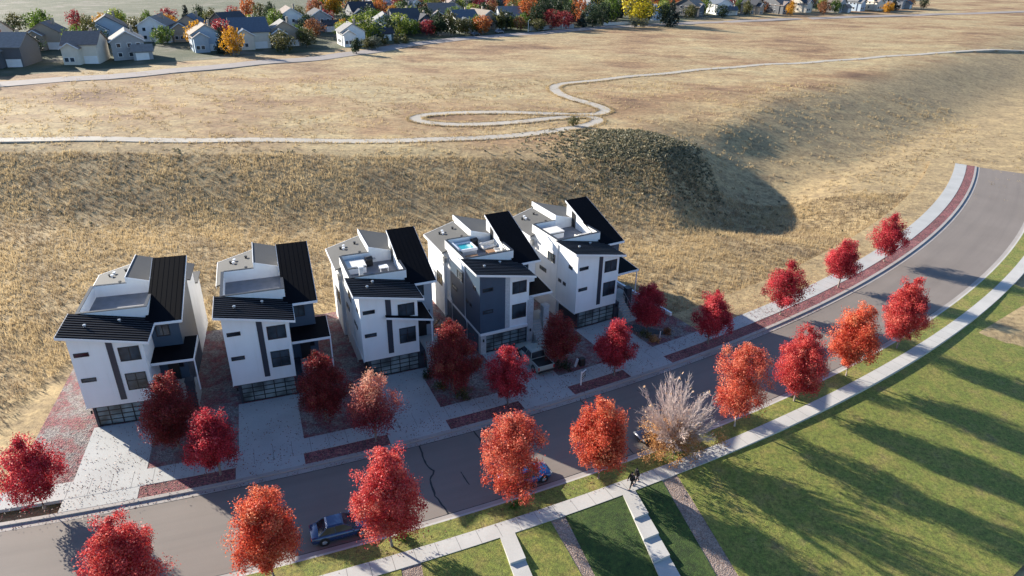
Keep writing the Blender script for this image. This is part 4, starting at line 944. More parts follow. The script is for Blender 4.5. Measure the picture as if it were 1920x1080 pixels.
def person(s, d, rz, label, h, stride, lean, arm, shoes=True):
    root = empty('person', P(s, d, 0.03), rz, label, 'person', 'two walkers on the near sidewalk'); k = h / 1.75
    def pt(x, y, z): return (x * k, y * k, z * k)     # x forward, y left
    hip = pt(0, 0, .95); ch = pt(lean * .5, 0, 1.30); nk = pt(lean * .8, 0, 1.50)
    V, E, R = [hip, pt(lean * .25, 0, 1.12), ch, nk, pt(lean + .02, 0, 1.58), pt(lean + .04, 0, 1.66)], [(0, 1), (1, 2), (2, 3), (3, 4), (4, 5)], [.13, .12, .14, .055, .085, .085]
    leg = {}; armv = {}
    for sg in (1, -1):
        st = stride * sg
        ps = [pt(0, .09 * sg, .92), pt(.12 * abs(st) + st * .42, .095 * sg, .50), pt(st * .95 - (.10 if st < 0 else 0), .09 * sg, .09), pt(st * .95 + .15, .10 * sg, .045)]
        leg[sg] = ps; n = len(V); V += ps; E += [(0, n), (n, n + 1), (n + 1, n + 2), (n + 2, n + 3)]; R += [.095, .058, .042, .036]
        sw = -stride * sg * arm
        pa = [pt(lean * .6, .19 * sg, 1.40), pt(lean * .5 + sw * .30, .25 * sg, 1.13), pt(lean * .5 + sw * .62 + .08, .24 * sg, .90)]
        armv[sg] = pa; n = len(V); V += pa; E += [(2, n), (n, n + 1), (n + 1, n + 2)]; R += [.06, .045, .032]
        hx = Vector(pa[2]); palm = hx + Vector((.03, 0, -.07)) * k; n2 = len(V); V.append(tuple(palm)); E.append((n + 2, n2)); R.append(.034)
        for fi in range(4):
            base = palm + Vector((.022 * (fi - 1.5), 0, -.035)) * k; tipf = base + Vector((.012, -.012 * sg, -.075 + .010 * abs(fi - 1.5))) * k; n3 = len(V); V += [tuple(base), tuple(tipf)]; E += [(n2, n3), (n3, n3 + 1)]; R += [.0095, .008]
        th = palm + Vector((.045, -.01 * sg, -.02)) * k; n3 = len(V); V += [tuple(th), tuple(th + Vector((.01, -.01 * sg, -.04)) * k)]; E += [(n2, n3), (n3, n3 + 1)]; R += [.010, .008]
    R = [r * k for r in R]
    skinned('body', V, E, R, M['skin'], root)
    jv = [pt(0, 0, .88), pt(lean * .25, 0, 1.12), ch, pt(lean * .8, 0, 1.47)]; je = [(0, 1), (1, 2), (2, 3)]; jr = [.165, .155, .175, .085]
    for sg in (1, -1): n = len(jv); jv += armv[sg]; je += [(2, n), (n, n + 1), (n + 1, n + 2)]; jr += [.085, .066, .05]
    skinned('jacket', jv, je, [r * k for r in jr], M['black_cloth'], root)
    tv = [pt(0, 0, .93)]; te = []; tr = [.15]
    for sg in (1, -1): n = len(tv); tv += leg[sg][:3]; te += [(0, n), (n, n + 1), (n + 1, n + 2)]; tr += [.11, .074, .06]
    skinned('trousers', tv, te, [r * k for r in tr], M['black_cloth'], root)
    for sg in (1, -1):
        a = Vector(leg[sg][2]); skinned('shoe', [tuple(a + Vector((-.05, 0, -.045)) * k), tuple(a + Vector((.08, 0, -.05)) * k), tuple(a + Vector((.17, 0, -.055)) * k)], [(0, 1), (1, 2)], [.046 * k, .046 * k, .034 * k], M['shoe'] if shoes else M['black'], root)
    hc = Vector(pt(lean + .015, 0, 1.66))
    skinned('hair', [tuple(hc + Vector((-.035, 0, -.06)) * k), tuple(hc + Vector((-.03, 0, .02)) * k), tuple(hc + Vector((.015, 0, .055)) * k)], [(0, 1), (1, 2)], [.080 * k, .092 * k, .075 * k], M['hair'], root)
    f = MB()
    for sg in (1, -1): c_ = hc + Vector((.115, .032 * sg, .0)) * k; f.box(c_.x - .01, c_.y - .012, c_.z - .006, c_.x + .008, c_.y + .012, c_.z + .006)
    c_ = hc + Vector((.112, 0, -.062)) * k; f.box(c_.x - .01, c_.y - .022, c_.z - .005, c_.x + .006, c_.y + .022, c_.z + .005); f.build('face', M['hair'], root)
    f = MB(); c_ = hc + Vector((.12, 0, -.03)) * k; f.hexa([(c_.x - .02, c_.y - .016, c_.z - .012), (c_.x + .018, c_.y - .012, c_.z - .012), (c_.x + .018, c_.y + .012, c_.z - .012), (c_.x - .02, c_.y + .016, c_.z - .012)], [(c_.x - .02, c_.y - .006, c_.z + .03), (c_.x - .006, c_.y - .004, c_.z + .03), (c_.x - .006, c_.y + .004, c_.z + .03), (c_.x - .02, c_.y + .006, c_.z + .03)]); f.build('nose', M['skin'], root)
    return root
person(108.70, 12.35, heading(108.7) + math.pi + .25, 'person in black striding ahead on the pale sidewalk', 1.66, .34, .06, .8, False)
person(109.42, 12.05, heading(109.4) + math.pi - .1, 'person in black with white shoes walking just behind the other', 1.60, .22, .10, .4, True)
# ---------------------------------------------------------------- small things along the street
def yard_sign():
    s, d = 112.82, -2.05; r = empty('yard_sign', P(s, d, 0), heading(s) + 0.5, 'white post with hanging dark sign panel in the kerb bed', 'sign')
    m = MB(); m.box(-.055, -.055, 0, .055, .055, 1.55); m.box(.055, -.05, 1.32, .95, .05, 1.42); m.hexa([(-.075, -.075, 1.55), (.075, -.075, 1.55), (.075, .075, 1.55), (-.075, .075, 1.55)], [(-.01, -.01, 1.66), (.01, -.01, 1.66), (.01, .01, 1.66), (-.01, .01, 1.66)]); m.build('post', M['trim'], r)
    m = MB(); m.box(.14, -.02, .52, .90, .02, 1.25); p = m.build('panel', M['dark_panel'], r)
    m = MB()
    for z, a, b in ((1.10, .2, .84), (.92, .2, .84), (.66, .2, .7)): m.box(a, -.026, z - .035, b, .026, z + .035)
    m.build('stripe', M['trim'], p)
yard_sign()
def pedestal():
    r = empty('utility_pedestal', P(114.95, -5.15, 0), heading(115), 'black utility pedestal in the yard behind the yard sign', 'utility box')
    m = MB(); m.box(-.3, -.25, 0, .3, .25, .78); m.build('cabinet', M['black'], r, bevel=.04)
    m = MB(); m.hexa([(-.34, -.29, .782), (.34, -.29, .782), (.34, .29, .782), (-.34, .29, .782)], [(-.3, -.25, .88), (.3, -.25, .88), (.3, .25, .86), (-.3, .25, .86)]); m.build('lid', M['frame'], r, bevel=.02)
    r = empty('leaning_board', P(114.15, -5.2, 0), heading(114) + .2, 'pale board leaning beside the black utility pedestal', 'board')
    m = MB(); m.hexa([(-.05, -.14, 0), (.01, -.14, 0), (.01, .14, 0), (-.05, .14, 0)], [(.33, -.14, .86), (.39, -.14, .86), (.39, .14, .86), (.33, .14, .86)]); m.build('panel', M['trim'], r, bevel=.01)
    m = MB(); m.tube([(.62, 0, 0), (.36, 0, .8)], .025, 5); m.build('stay', M['steel'], r)
pedestal()
def marker():
    r = empty('marker_post', P(126.3, -5.6, 0), .1, 'short white marker post in the gravel of the last yard', 'post')
    m = MB(); m.tube([(0, 0, 0), (.03, 0, .78)], .05, 8); m.build('shaft', M['trim'], r); m = MB(); m.tube([(.03, 0, .782), (.032, 0, .88)], [.065, .03], 8); m.build('cap', M['trim'], r)
marker()
def edging(pts, name, label, w=.12, h=.14, mat='stone'):
    m = MB()
    for a, b in zip(pts, pts[1:]):
        A, B = Vector(P(*a)), Vector(P(*b)); t = (B - A).normalized(); n = Vector((-t.y, t.x, 0)) * w / 2
        m.hexa([tuple(A - n), tuple(B - n), tuple(B + n), tuple(A + n)], [tuple(A - n + Vector((0, 0, h))), tuple(B - n + Vector((0, 0, h))), tuple(B + n + Vector((0, 0, h))), tuple(A + n + Vector((0, 0, h)))])
    o = m.build(name, M[mat]); tag(o, label, 'edging'); return o
edging([(101.6 + .4 * i, -20.5 + .9 * math.sin(i * .5)) for i in range(8)], 'garden_edging', 'curved brown garden edging at the back of the gap beside the slate house', mat='wood')
edging([(102.0 + .4 * i, -18.6 - .7 * math.sin(i * .45)) for i in range(7)], 'garden_edging', 'second curved garden edging in the gap beside the slate house', mat='wood')
edging([(131.2, -24 + .8 * i) for i in range(20)], 'retaining_curb', 'pale low wall along the open side of the last house yard', .3, .45, 'trim')
def bench(s, d, label):
    r = empty('patio_table', P(s, d, 0), heading(s) + .4, label, 'table')
    m = MB(); m.box(-.7, -.4, .68, .7, .4, .74); m.build('tabletop', M['wood'], r)
    for a in (-.6, .6):
        for b in (-.32, .32): m = MB(); m.box(a - .04, b - .04, 0, a + .04, b + .04, .679); m.build('leg', M['wood'], r)
bench(102.9, -16.4, 'wooden patio table in the gap beside the slate house')
# ---------------------------------------------------------------- the far town
SIDING = {k: plain(k + '_siding', c, .75, .06, .8) for k, c in dict(white=(.74, .74, .73), cream=(.62, .57, .48), tan=(.36, .29, .22), grey=(.30, .31, .32), dark_green=(.065, .085, .08), navy=(.05, .06, .085), charcoal=(.10, .105, .115), teal=(.10, .17, .19), light_blue=(.34, .42, .50)).items()}
ROOFS = {k: plain(k + '_shingles', c, .9, .15, 1.5, bmp=.3, bscale=12) for k, c in dict(grey=(.20, .195, .19), taupe=(.20, .16, .14), charcoal=(.055, .058, .066), slate=(.09, .11, .14), tan=(.26, .21, .17), dark=(.035, .035, .045)).items()}
def gable(m, x0, y0, x1, y1, zb, zr, along, o=.45, t=.22):
    """pitched roof slabs; along = ridge direction"""
    if along == 'x':
        c = (y0 + y1) / 2; sl = (zr - zb) / ((y1 - y0) / 2); e = zb - sl * o
        for ya, yb in ((y0 - o, c), (y1 + o, c)):
            m.hexa([(x0 - o, ya, e), (x1 + o, ya, e), (x1 + o, yb, zr), (x0 - o, yb, zr)][::1 if ya < yb else -1], [(x0 - o, ya, e + t), (x1 + o, ya, e + t), (x1 + o, yb, zr + t), (x0 - o, yb, zr + t)][::1 if ya < yb else -1])
    else:
        c = (x0 + x1) / 2; sl = (zr - zb) / ((x1 - x0) / 2); e = zb - sl * o
        for xa, xb in ((x0 - o, c), (x1 + o, c)):
            q = [(xa, y0 - o, e), (xb, y0 - o, zr), (xb, y1 + o, zr), (xa, y1 + o, e)]
            if xa > xb: q = q[::-1]
            m.hexa(q, [(x, y, z + t) for x, y, z in q])
def gable_wall(m, x0, y0, x1, y1, z0, zb, zr, along):
    if along == 'x':
        c = (y0 + y1) / 2; v = []
        for x in (x0, x1): v += [(x, y0, z0), (x, y1, z0), (x, y1, zb), (x, c, zr), (x, y0, zb)]
    else:
        c = (x0 + x1) / 2; v = []
        for y in (y0, y1): v += [(x1, y, z0), (x0, y, z0), (x0, y, zb), (c, y, zr), (x1, y, zb)]
    m.add(v, [(0, 1, 2, 3, 4)[::-1], (5, 6, 7, 8, 9), (0, 5, 9, 4), (4, 9, 8, 3), (3, 8, 7, 2), (2, 7, 6, 1), (1, 6, 5, 0)])
def far_house(x, y, w, wallk, roofk, label, rz=.35, form=0, zb=5.6):
    root = empty('gabled_house', (x, y, float(terrain_z(x, y)) - .1), rz, label, 'house', 'houses of the far town')
    dp = w * (1.25 if form != 2 else .9); w2 = w / 2; rise = w * .30
    wl = MB(); rf = MB(); tr = MB()
    al = 'x' if form == 1 else 'y'
    gable_wall(wl, -w2, 0, w2, dp, 0, zb, zb + (rise if al == 'y' else dp * .26), al)
    gable(rf, -w2, 0, w2, dp, zb, zb + (rise if al == 'y' else dp * .26), al)
    if form in (1, 2):      # a projecting front wing with its own gable
        a0, a1 = (-w2 + .3, -w2 + w * .52); gable_wall(wl, a0, -2.6, a1, dp * .5, 0, zb * .86, zb * .86 + (a1 - a0) * .32, 'y'); gable(rf, a0, -2.6, a1, dp * .5, zb * .86, zb * .86 + (a1 - a0) * .32, 'y')
    if form == 0:           # low garage wing on one side
        gable_wall(wl, w2 * .2, -2.8, w2 + 1.8, 1.0, 0, 2.9, 4.4, 'x'); gable(rf, w2 * .2, -2.8, w2 + 1.8, 1.0, 2.9, 4.4, 'x')
    wl.build('wall', SIDING[wallk], root)
    ro = rf.build('roof', ROOFS[roofk], root)
    c = MB(); c.box(w2 * .35, dp * .62, zb, w2 * .35 + .7, dp * .62 + .7, zb + rise + 1.1); c.build('chimney', SIDING['tan'], ro)
    # pale trim along the gable, windows on the front and the left side
    fy = -2.6 if form in (1, 2) else 0
    cx, ww, zt = ((-w2 + .3 - w2 + w * .52) / 2, (w * .52 - .3), zb * .86) if form in (1, 2) else (0, w, zb)
    rr = ww * (.32 if form in (1, 2) else .30)
    for sg in (-1, 1):
        a, b = Vector((cx + sg * (ww / 2 + .45), fy - .5, zt - rr / (ww / 2) * .45 + .12)), Vector((cx, fy - .5, zt + rr + .12)); tr.tube([a, b], .14, 4)
    tr.build('gable_trim', SIDING['white'], root)
    for ux, uz in ((-.28, 1.0), (.05, 1.0), (-.28, 3.7), (.05, 3.7), (.32, 3.7)):
        px = cx + ux * ww
        if abs(px - cx) > ww / 2 - .7: continue
        if uz + 1.4 > zt: continue
        f = MB(); f.box(px - .65, fy - .07, uz, px + .65, fy - .005, uz + 1.35); fo = f.build('window', SIDING['white'], root); g = MB(); g.box(px - .52, fy - .10, uz + .12, px + .52, fy - .072, uz + 1.23); g.build('pane', M['glass'], fo)
    for uy in (.2, .45, .7):
        for uz in (1.0, 3.7):
            f = MB(); py = dp * uy; f.box(-w2 - .07, py - .6, uz, -w2 - .005, py + .6, uz + 1.35); fo = f.build('window', SIDING['white'], root); g = MB(); g.box(-w2 - .10, py - .48, uz + .12, -w2 - .072, py + .48, uz + 1.23); g.build('pane', M['glass'], fo)
    f = MB(); gx0, gy = (w2 * .35, -2.8) if form == 0 else (w2 * .12, 0)
    f.box(gx0, gy - .06, 0.05, gx0 + min(4.2, w * .4), gy - .004, 2.3); f.build('garage_door', SIDING['cream' if wallk == 'white' else 'white'], root)
    return root
HS_ = [(-58.2, 261.9, 6.5), (-53.0, 277.5, 7.3), (-53.1, 298.6, 10.0), (-44.3, 304.7, 10.6), (-37.2, 306.4, 6.7), (-33.7, 343.2, 11.4), (-20.1, 310.8, 9.4), (-11.4, 320.9, 10.1), (-1.9, 338.2, 9.8), (-69.9, 340.7, 9.9), (-51.9, 384.2, 9.4), (-32.3, 374.6, 10.8), (-37.2, 425.5, 6.7), (-25.1, 425.6, 9.1), (-10.2, 395.5, 8.5), (-71.3, 397.1, 9.7), (-93.8, 442.7, 12.7), (-72.4, 447.9, 11.5), (-51.7, 451.2, 11.0), (-2.0, 436.6, 9.4), (13.8, 440.1, 8.2), (38.8, 388.6, 7.3), (70.6, 376.1, 9.2), (67.7, 475.8, 10.2), (-21.3, 471.4, 10.1), (29.8, 455.0, 9.1)]
HL = [('white', 'grey', 2, 'white-sided house at the left edge of the far town, beside the dark oval evergreen'), ('dark_green', 'dark', 0, 'dark green house with white gable trim behind the big bright green tree'),
 ('white', 'grey', 0, 'long white house with a tan-grey roof, left of the lime tree'), ('charcoal', 'charcoal', 1, 'charcoal house with a long dark roof behind the lime tree'),
 ('navy', 'charcoal', 2, 'navy house behind the small crimson tree'), ('tan', 'taupe', 1, 'house with a broad taupe roof behind the two columnar trees'),
 ('white', 'slate', 1, 'white house under a slate-blue roof right of the two columnar trees'), ('tan', 'tan', 0, 'tan house behind the golden-orange tree'),
 ('grey', 'grey', 1, 'grey house right of the gold-olive tree, before the orange-red tree'), ('charcoal', 'dark', 1, 'house with a dark plum roof behind the big bright green tree'),
 ('white', 'grey', 2, 'tall white gabled house above the charcoal roof'), ('cream', 'taupe', 2, 'cream house with brown roof left of the yellow-green sapling'),
 ('white', 'dark', 0, 'narrow white gable left of the yellow-green sapling'), ('white', 'grey', 0, 'white gabled house left of the big crimson tree'),
 ('white', 'dark', 1, 'white house under a black roof right of the big crimson tree'), ('light_blue', 'grey', 0, 'pale blue house above the dark plum roof'),
 ('cream', 'grey', 1, 'cream house in the top left corner of the photo'), ('grey', 'taupe', 0, 'grey house in the back row left of the tall white gable'),
 ('white', 'charcoal', 1, 'white house in the back row over the tall white gable'), ('white', 'grey', 1, 'white house in the back row over the black-roofed one'),
 ('cream', 'charcoal', 0, 'cream house in the back row above the orange-red tree'), ('white', 'grey', 0, 'white gable peeping out between dark conifers'),
 ('light_blue', 'grey', 2, 'pale blue gabled house right of the large yellow tree'), ('white', 'taupe', 0, 'house in the back row behind the large yellow tree'),
 ('tan', 'charcoal', 1, 'tan house in the back row above the big crimson tree'), ('grey', 'grey', 0, 'grey house in the back row above the maroon trees')]
for i, ((x, y, w), (wk, rk, fm, lb)) in enumerate(zip(HS_, HL)): far_house(x, y, max(w * 1.08, 8.5), wk, rk, lb, .45 + .25 * math.sin(i * 2.1), fm, 4.3 + .7 * (i % 3 == 0))
rnd = random.Random(4)
ks, rs = ['white', 'cream', 'tan', 'grey', 'charcoal', 'light_blue'], ['grey', 'taupe', 'charcoal', 'slate', 'tan']
side = []
for x0, x1, n in ((-215, -75, 22), (92, 250, 18)):
    for i in range(n):
        x = x0 + (x1 - x0) * (i // 2 + .5) / ((n + 1) // 2) + rnd.uniform(-4, 4); y = (300 + .83 * x + 26 if x < 0 else 372 + .45 * (x - 90) + 26) + (i % 2) * 46 + rnd.uniform(-5, 5)
        side.append((x, y))
for i, (x, y) in enumerate(sorted(side)):
    wk = ks[i % 6]; far_house(x, y, rnd.uniform(9, 12), wk, rs[(i * 2) % 5], '%s house in the far town, number %d from its %s end' % (wk.replace('_', ' '), (i + 1) if x < 0 else len(side) - i, 'left' if x < 0 else 'right'), rnd.uniform(.1, .9), i % 3)
# far trees: a few crown shapes, copied with their own leaf colour
def far_proto(kind, seed):
    rng = np.random.default_rng(seed)
    if kind == 'column': prof = lambda t: .42 * min(1, ((t + .05) / .2) ** .5) * min(1, ((1.02 - t) / .4) ** .6)
    elif kind == 'conifer': prof = lambda t: .62 * (1.03 - t) ** .85
    else: prof = lambda t: math.sqrt(max(0.02, 1 - ((t - .48) / .54) ** 2))
    rad = .5 if kind == 'round' else .78
    V, F, tint, C = crown_arrays(rng, .12 if kind != 'conifer' else .04, .97, rad, 75, 20, .062, crad=.10, prof=prof, lobes=.2, fill=.55)
    cm = array_mesh('crown', V, F, L['green'], tint)
    m = MB(); m.tube([(0, 0, -.06), (0, 0, .3), (0, 0, .8)], [.035, .025, .008], 6)
    for c in C[:7]: m.tube([(0, 0, max(.15, c[2] - .25)), tuple(c)], [.012, .004], 4, cap=False)
    t = m.build('trunk', M['bark']); tm = t.data; bpy.data.objects.remove(t); return cm, tm
PROT = {k: [far_proto(k, 7 * j + i) for j in range(2)] for i, k in enumerate(('round', 'column', 'conifer'))}
def far_tree(x, y, h, w, kind, colour, label, cat='tree', name='broadleaf_tree', group='trees of the far town', i=[0]):
    i[0] += 1; root = empty({'round': name, 'column': 'columnar_tree', 'conifer': 'conifer'}[kind], (x, y, float(terrain_z(x, y))), rnd.uniform(0, 6.28), label, cat, group)
    k = {'round': 1.0, 'column': .78 * .84 * 1.0, 'conifer': .97}[kind]; sx = w / k * 1.0
    root.scale = (sx, sx, h)
    cm, tm = PROT[kind][i[0] % 2]
    c = link(cm, 'crown', root); c.material_slots[0].link = 'OBJECT'; c.material_slots[0].material = L[colour]
    link(tm, 'trunk', root); return root
TS_ = [(-56.4, 272.2, 8.6, 8.6), (-46.3, 291.5, 7.6, 7.0), (-59.7, 360.0, 5.5, 4.4), (-35.4, 295.9, 5.2, 5.2), (-30.5, 295.8, 8.6, 4.1), (-26.2, 296.3, 8.6, 4.3), (-20.8, 303.5, 5.5, 4.4), (-13.8, 304.7, 6.2, 5.8), (-7.0, 317.4, 7.8, 4.1), (-17.8, 381.2, 7.4, 9.9), (-44.8, 365.6, 5.8, 5.8), (-29.9, 403.5, 5.8, 4.3), (-10.3, 385.7, 6.7, 7.2), (-75.7, 368.7, 5.8, 9.0), (-78.2, 414.7, 4.8, 4.8), (5.5, 343.9, 9.9, 7.0), (8.6, 326.3, 9.0, 5.2), (15.8, 324.2, 7.0, 6.6), (21.8, 329.3, 6.2, 6.2), (-1.8, 321.9, 4.7, 3.7), (1.7, 319.0, 5.1, 3.7), (9.8, 319.7, 4.2, 5.1), (13.5, 344.5, 10.5, 6.0), (22.0, 363.8, 9.4, 6.8), (28.4, 360.7, 10.9, 5.2), (30.0, 336.1, 6.8, 4.4), (34.8, 335.9, 8.3, 6.3), (40.0, 341.1, 8.9, 6.4), (46.5, 361.7, 11.0, 6.8), (53.0, 381.7, 10.4, 5.5), (58.1, 352.8, 12.7, 10.7), (54.3, 337.6, 3.9, 3.9), (58.3, 338.5, 3.4, 3.4), (75.6, 415.5, 7.7, 7.1), (70.0, 352.5, 8.1, 5.6), (71.7, 341.8, 11.4, 5.9), (59.2, 419.8, 7.2, 5.4), (47.6, 438.7, 5.6, 6.9), (54.0, 434.4, 6.8, 7.5), (-53.1, 241.3, 4.6, 2.8), (-51.7, 253.1, 3.5, 3.5), (-49.0, 253.4, 3.9, 3.2), (-47.5, 263.6, 3.3, 3.7), (-43.1, 266.5, 2.7, 2.7), (-40.7, 268.6, 3.3, 2.6), (-67.0, 369.5, 4.5, 6.4), (-69.8, 361.2, 3.9, 4.2), (-57.9, 372.6, 6.2, 5.9), (-55.2, 374.4, 4.0, 3.8), (-60.3, 425.2, 4.9, 5.5), (-43.8, 436.6, 5.6, 6.2), (-49.0, 426.9, 4.9, 4.9), (-28.7, 454.7, 5.2, 6.5), (-15.6, 451.5, 5.8, 5.8), (-6.1, 421.1, 6.6, 5.4), (1.1, 415.0, 7.7, 5.9), (9.8, 429.9, 6.8, 5.5), (21.5, 417.0, 9.0, 6.6), (28.9, 430.6, 8.0, 7.4), (36.4, 436.1, 7.5, 5.6), (83.4, 495.0, 6.3, 7.0), (89.4, 460.9, 7.9, 7.2), (-86.2, 389.3, 6.2, 5.0), (-75.9, 441.4, 4.4, 5.1), (-58.3, 458.0, 4.6, 5.2), (-39.6, 468.3, 4.7, 5.3)]
TL = """round lime|big bright green tree before the dark green house of the far town
round lime|lime-green tree before the long white and the charcoal house
round gold|small golden tree above the long white house roof
round crimson|small crimson tree before the navy house
column dark_green|darker left one of the two columnar trees
column olive|olive-green right one of the two columnar trees
round olive|dark olive tree before the white wall under the slate-blue roof
round orange|golden-orange tree before the tan house
column olive|gold-olive narrow tree right of the tan house
round crimson|big crimson tree standing over the tan roof
round rust|round rust-coloured tree left of the broad taupe roof
round lime|yellow-green sapling among the white gables
round dark_green|dark green tree right of the big crimson tree
round lime|wide yellow-green tree over the dark plum roof
round orange|orange-red tree in the top left of the far town
round orange|tall orange-red tree right of the grey house
round dark_green|dark tree touching the right side of the tall orange-red one
round maroon|dark maroon tree by the pale road fence
round crimson|dusky red tree right of the maroon one
round lime|small lime bush-like tree below the orange-red tree
round rust|small mauve-brown tree left of the pale road fence
round olive|low yellowish tree over the pale road fence
round dark_green|dark green tree behind the maroon one
round dark_green|green tree behind the dusky red one
conifer pine|tall dark conifer right of the dusky red tree
conifer pine|small dark conifer at the road by the white gable
round dark_green|dark pine-green tree below the white gable
round dark_green|wide green tree right of the white gable, at the road bend
round green|tall mid-green tree behind the road bend
conifer pine|blue-black conifer left of the large yellow tree
round yellow|large bright yellow tree at the end of the field
round sage|grey-green shrub-like tree under the large yellow tree
round sage|smaller grey-green tree right under the large yellow tree
conifer pine|dark conifer above the pale blue gable
round dark_green|dark tree right of the pale blue gabled house
conifer pine|tallest dark conifer at the right edge of the photo
round crimson|red tree left of the large yellow tree
round yellow|yellow tree above the white gable between conifers
round lime|yellow-olive tree above the mid-green one
column dark_green|dark oval evergreen alone at the left edge of the field
round olive|olive shrub-like tree right of the dark oval evergreen
round sage|grey-green spiky tree second right of the dark oval evergreen
round olive|dark rounded tree at the road corner left of the field
round olive|small olive tree at the field corner
conifer olive|small pointed tree at the field corner, last of the row
round dark_green|dark green tree above the long white house
round sage|grey-green tree left of the dark one above the long white house
round green|green tree right of the small golden tree
round olive|small olive tree left of the tall white gable
round green|green tree in the back rows left of the tall white gable
round green|green tree in the back rows above the broad taupe roof
round olive|olive tree in the back rows right of the tall white gable
round olive|olive tree in the back rows above the yellow-green sapling
round lime|light green tree in the back rows above the big crimson tree
round orange|orange tree in the back rows above the black-roofed house
round orange|orange tree in the back rows left of the tall orange-red tree
round crimson|dark red tree in the back rows above the tall orange-red tree
conifer dark_green|dark conifer in the back rows right of the cream house
round olive|olive-green tree in the back rows above the dusky red tree
conifer pine|dark conifer in the back rows left of the white gable
round green|green tree in the back rows right of the large yellow tree
conifer dark_green|dark conifer in the back rows at the right edge of the photo
round rust|rust tree at the left edge above the wide yellow-green tree
round rust|rust tree in the back rows above the orange-red one at left
round green|green tree behind the back row over the tall white gable
round rust|rust tree behind the back row over the broad taupe roof""".split('\n')
for (x, y, h, w), ln in zip(TS_, TL):
    a, lb = ln.split('|'); kd, co = a.split(); far_tree(x, y, h * 1.15, w * 1.32, kd, co, lb)
for x, y, h, w, kd, co, lb in [(-50.5, 283.5, 8.5, 6.5, 'round', 'dark_green', 'dark green tree between the dark green house and the long white house'), (-41.5, 296.5, 6, 5, 'round', 'green', 'green tree at the corner of the charcoal house'),
  (-33.0, 301, 7, 5.5, 'round', 'dark_green', 'dark tree in the gap right of the navy house'), (-23.4, 302.5, 6, 4.5, 'round', 'olive', 'olive tree between the columnar pair and the dark olive one'), (-16.8, 309, 7, 5.5, 'round', 'green', 'green tree between the white and the tan house'),
  (-4.2, 322, 7.5, 6, 'round', 'dark_green', 'dark green tree between the tan house and the grey house'), (2.8, 327, 6.5, 5.5, 'round', 'green', 'green tree before the grey house, behind the lime one'), (-27.5, 333, 8, 6.5, 'round', 'green', 'green tree behind the slate-blue roof'),
  (-41, 330, 8, 6.5, 'round', 'dark_green', 'dark green tree behind the charcoal roof'), (-49, 338, 7.5, 6.5, 'round', 'lime', 'light green tree behind the charcoal roof, by the tall white gable'), (-62, 318, 8, 7, 'round', 'green', 'green tree before the dark plum roof'),
  (-64, 292, 8, 7, 'round', 'dark_green', 'dark green tree over the white house at the left edge'), (-15, 352, 8.5, 7, 'round', 'dark_green', 'dark green tree behind the tan house'), (-1, 366, 8.5, 7, 'round', 'olive', 'olive tree behind the grey house'), (63.5, 366, 9, 7, 'round', 'dark_green', 'dark green tree left of the pale blue gabled house')]:
    far_tree(x, y, h, w * 1.25, kd, co, lb)
cols = ['green', 'olive', 'lime', 'rust', 'orange', 'dark_green', 'crimson', 'gold', 'pine', 'dark_green', 'olive', 'green']
# more trees filling the back rows of the town
back = []
for k in range(210):
    t = rnd.random(); x = -105 + 215 * t + rnd.uniform(-4, 4); y = rnd.uniform(max(345, 322 + .83 * x), 540)
    if all(math.hypot(x - a, y - b) > 6 for a, b, *_ in HS_ + TS_ + back) and all(not (abs(x - a) < 8 and -4 < y - b < 13) for a, b, *_ in HS_): back.append((x, y))
back.sort()
for i, (x, y) in enumerate(back):
    co = cols[(i * 5) % 12]; far_tree(x, y, rnd.uniform(7, 12), rnd.uniform(6, 9), 'conifer' if co == 'pine' else 'round', co, '%s in the hindmost town rows, %d of %d from left' % ('dark conifer' if co == 'pine' else co.replace('_', ' ') + ' tree', i + 1, len(back)))
sd_ = []
for x0, x1 in ((-225, -62), (88, 260)):
    for k in range(120):
        x = rnd.uniform(x0, x1); base = (300 + .83 * x if x < 0 else 372 + .45 * (x - 90)); y = base + rnd.uniform(8, 150)
        if all(math.hypot(x - a, y - b) > 6.5 for a, b in side + sd_) and all(math.hypot(x - a, y - b) > 8 for a, b, *_ in HS_ + TS_): sd_.append((x, y))
sd_.sort(); nl = sum(1 for q in sd_ if q[0] < 0)
for i, (x, y) in enumerate(sd_):
    co = cols[(i * 7) % 12]; far_tree(x, y, rnd.uniform(5.5, 10), rnd.uniform(5, 8.5), 'conifer' if co == 'pine' else 'round', co, '%s in the %s wing of the far town, %d from the outer end' % ('dark conifer' if co == 'pine' else co.replace('_', ' ') + ' tree', 'left' if x < 0 else 'right', (i + 1) if x < 0 else len(sd_) - i))
far_tree(12.2, 143.2, 2.0, 2.4, 'round', 'olive', 'lone olive bush inside the path bend', 'bush', 'bush', 'lone bushes of the field')
def far_car(x, y, rz, col, label):
    root = empty('parked_car', (x, y, float(terrain_z(x, y)) + .18), rz, label, 'car'); pm = paint('car_paint', col)
    b = MB(); loft(b, [(-2.28, .7, .38, .74, .01), (-2.2, .82, .24, .87, .02), (-1.7, .9, .2, .92, .02), (0.9, .9, .19, .88, .03), (1.6, .88, .2, .78, .04), (2.3, .6, .36, .58, .01)]); b.build('body', pm, root, smooth=True)
    cabin(root, pm, -1.75, -1.1, .15, 1.05, .78, .6, .89, 1.4); wheels(root, (-1.35, 1.4), .9)
far_car(-16.4, 298.2, .7, (.012, .012, .016), 'black car on the dusty road before the white house with slate-blue roof')
far_car(-6.9, 307.0, .7, (.10, .11, .14), 'grey car on the dusty road right of the tan house')
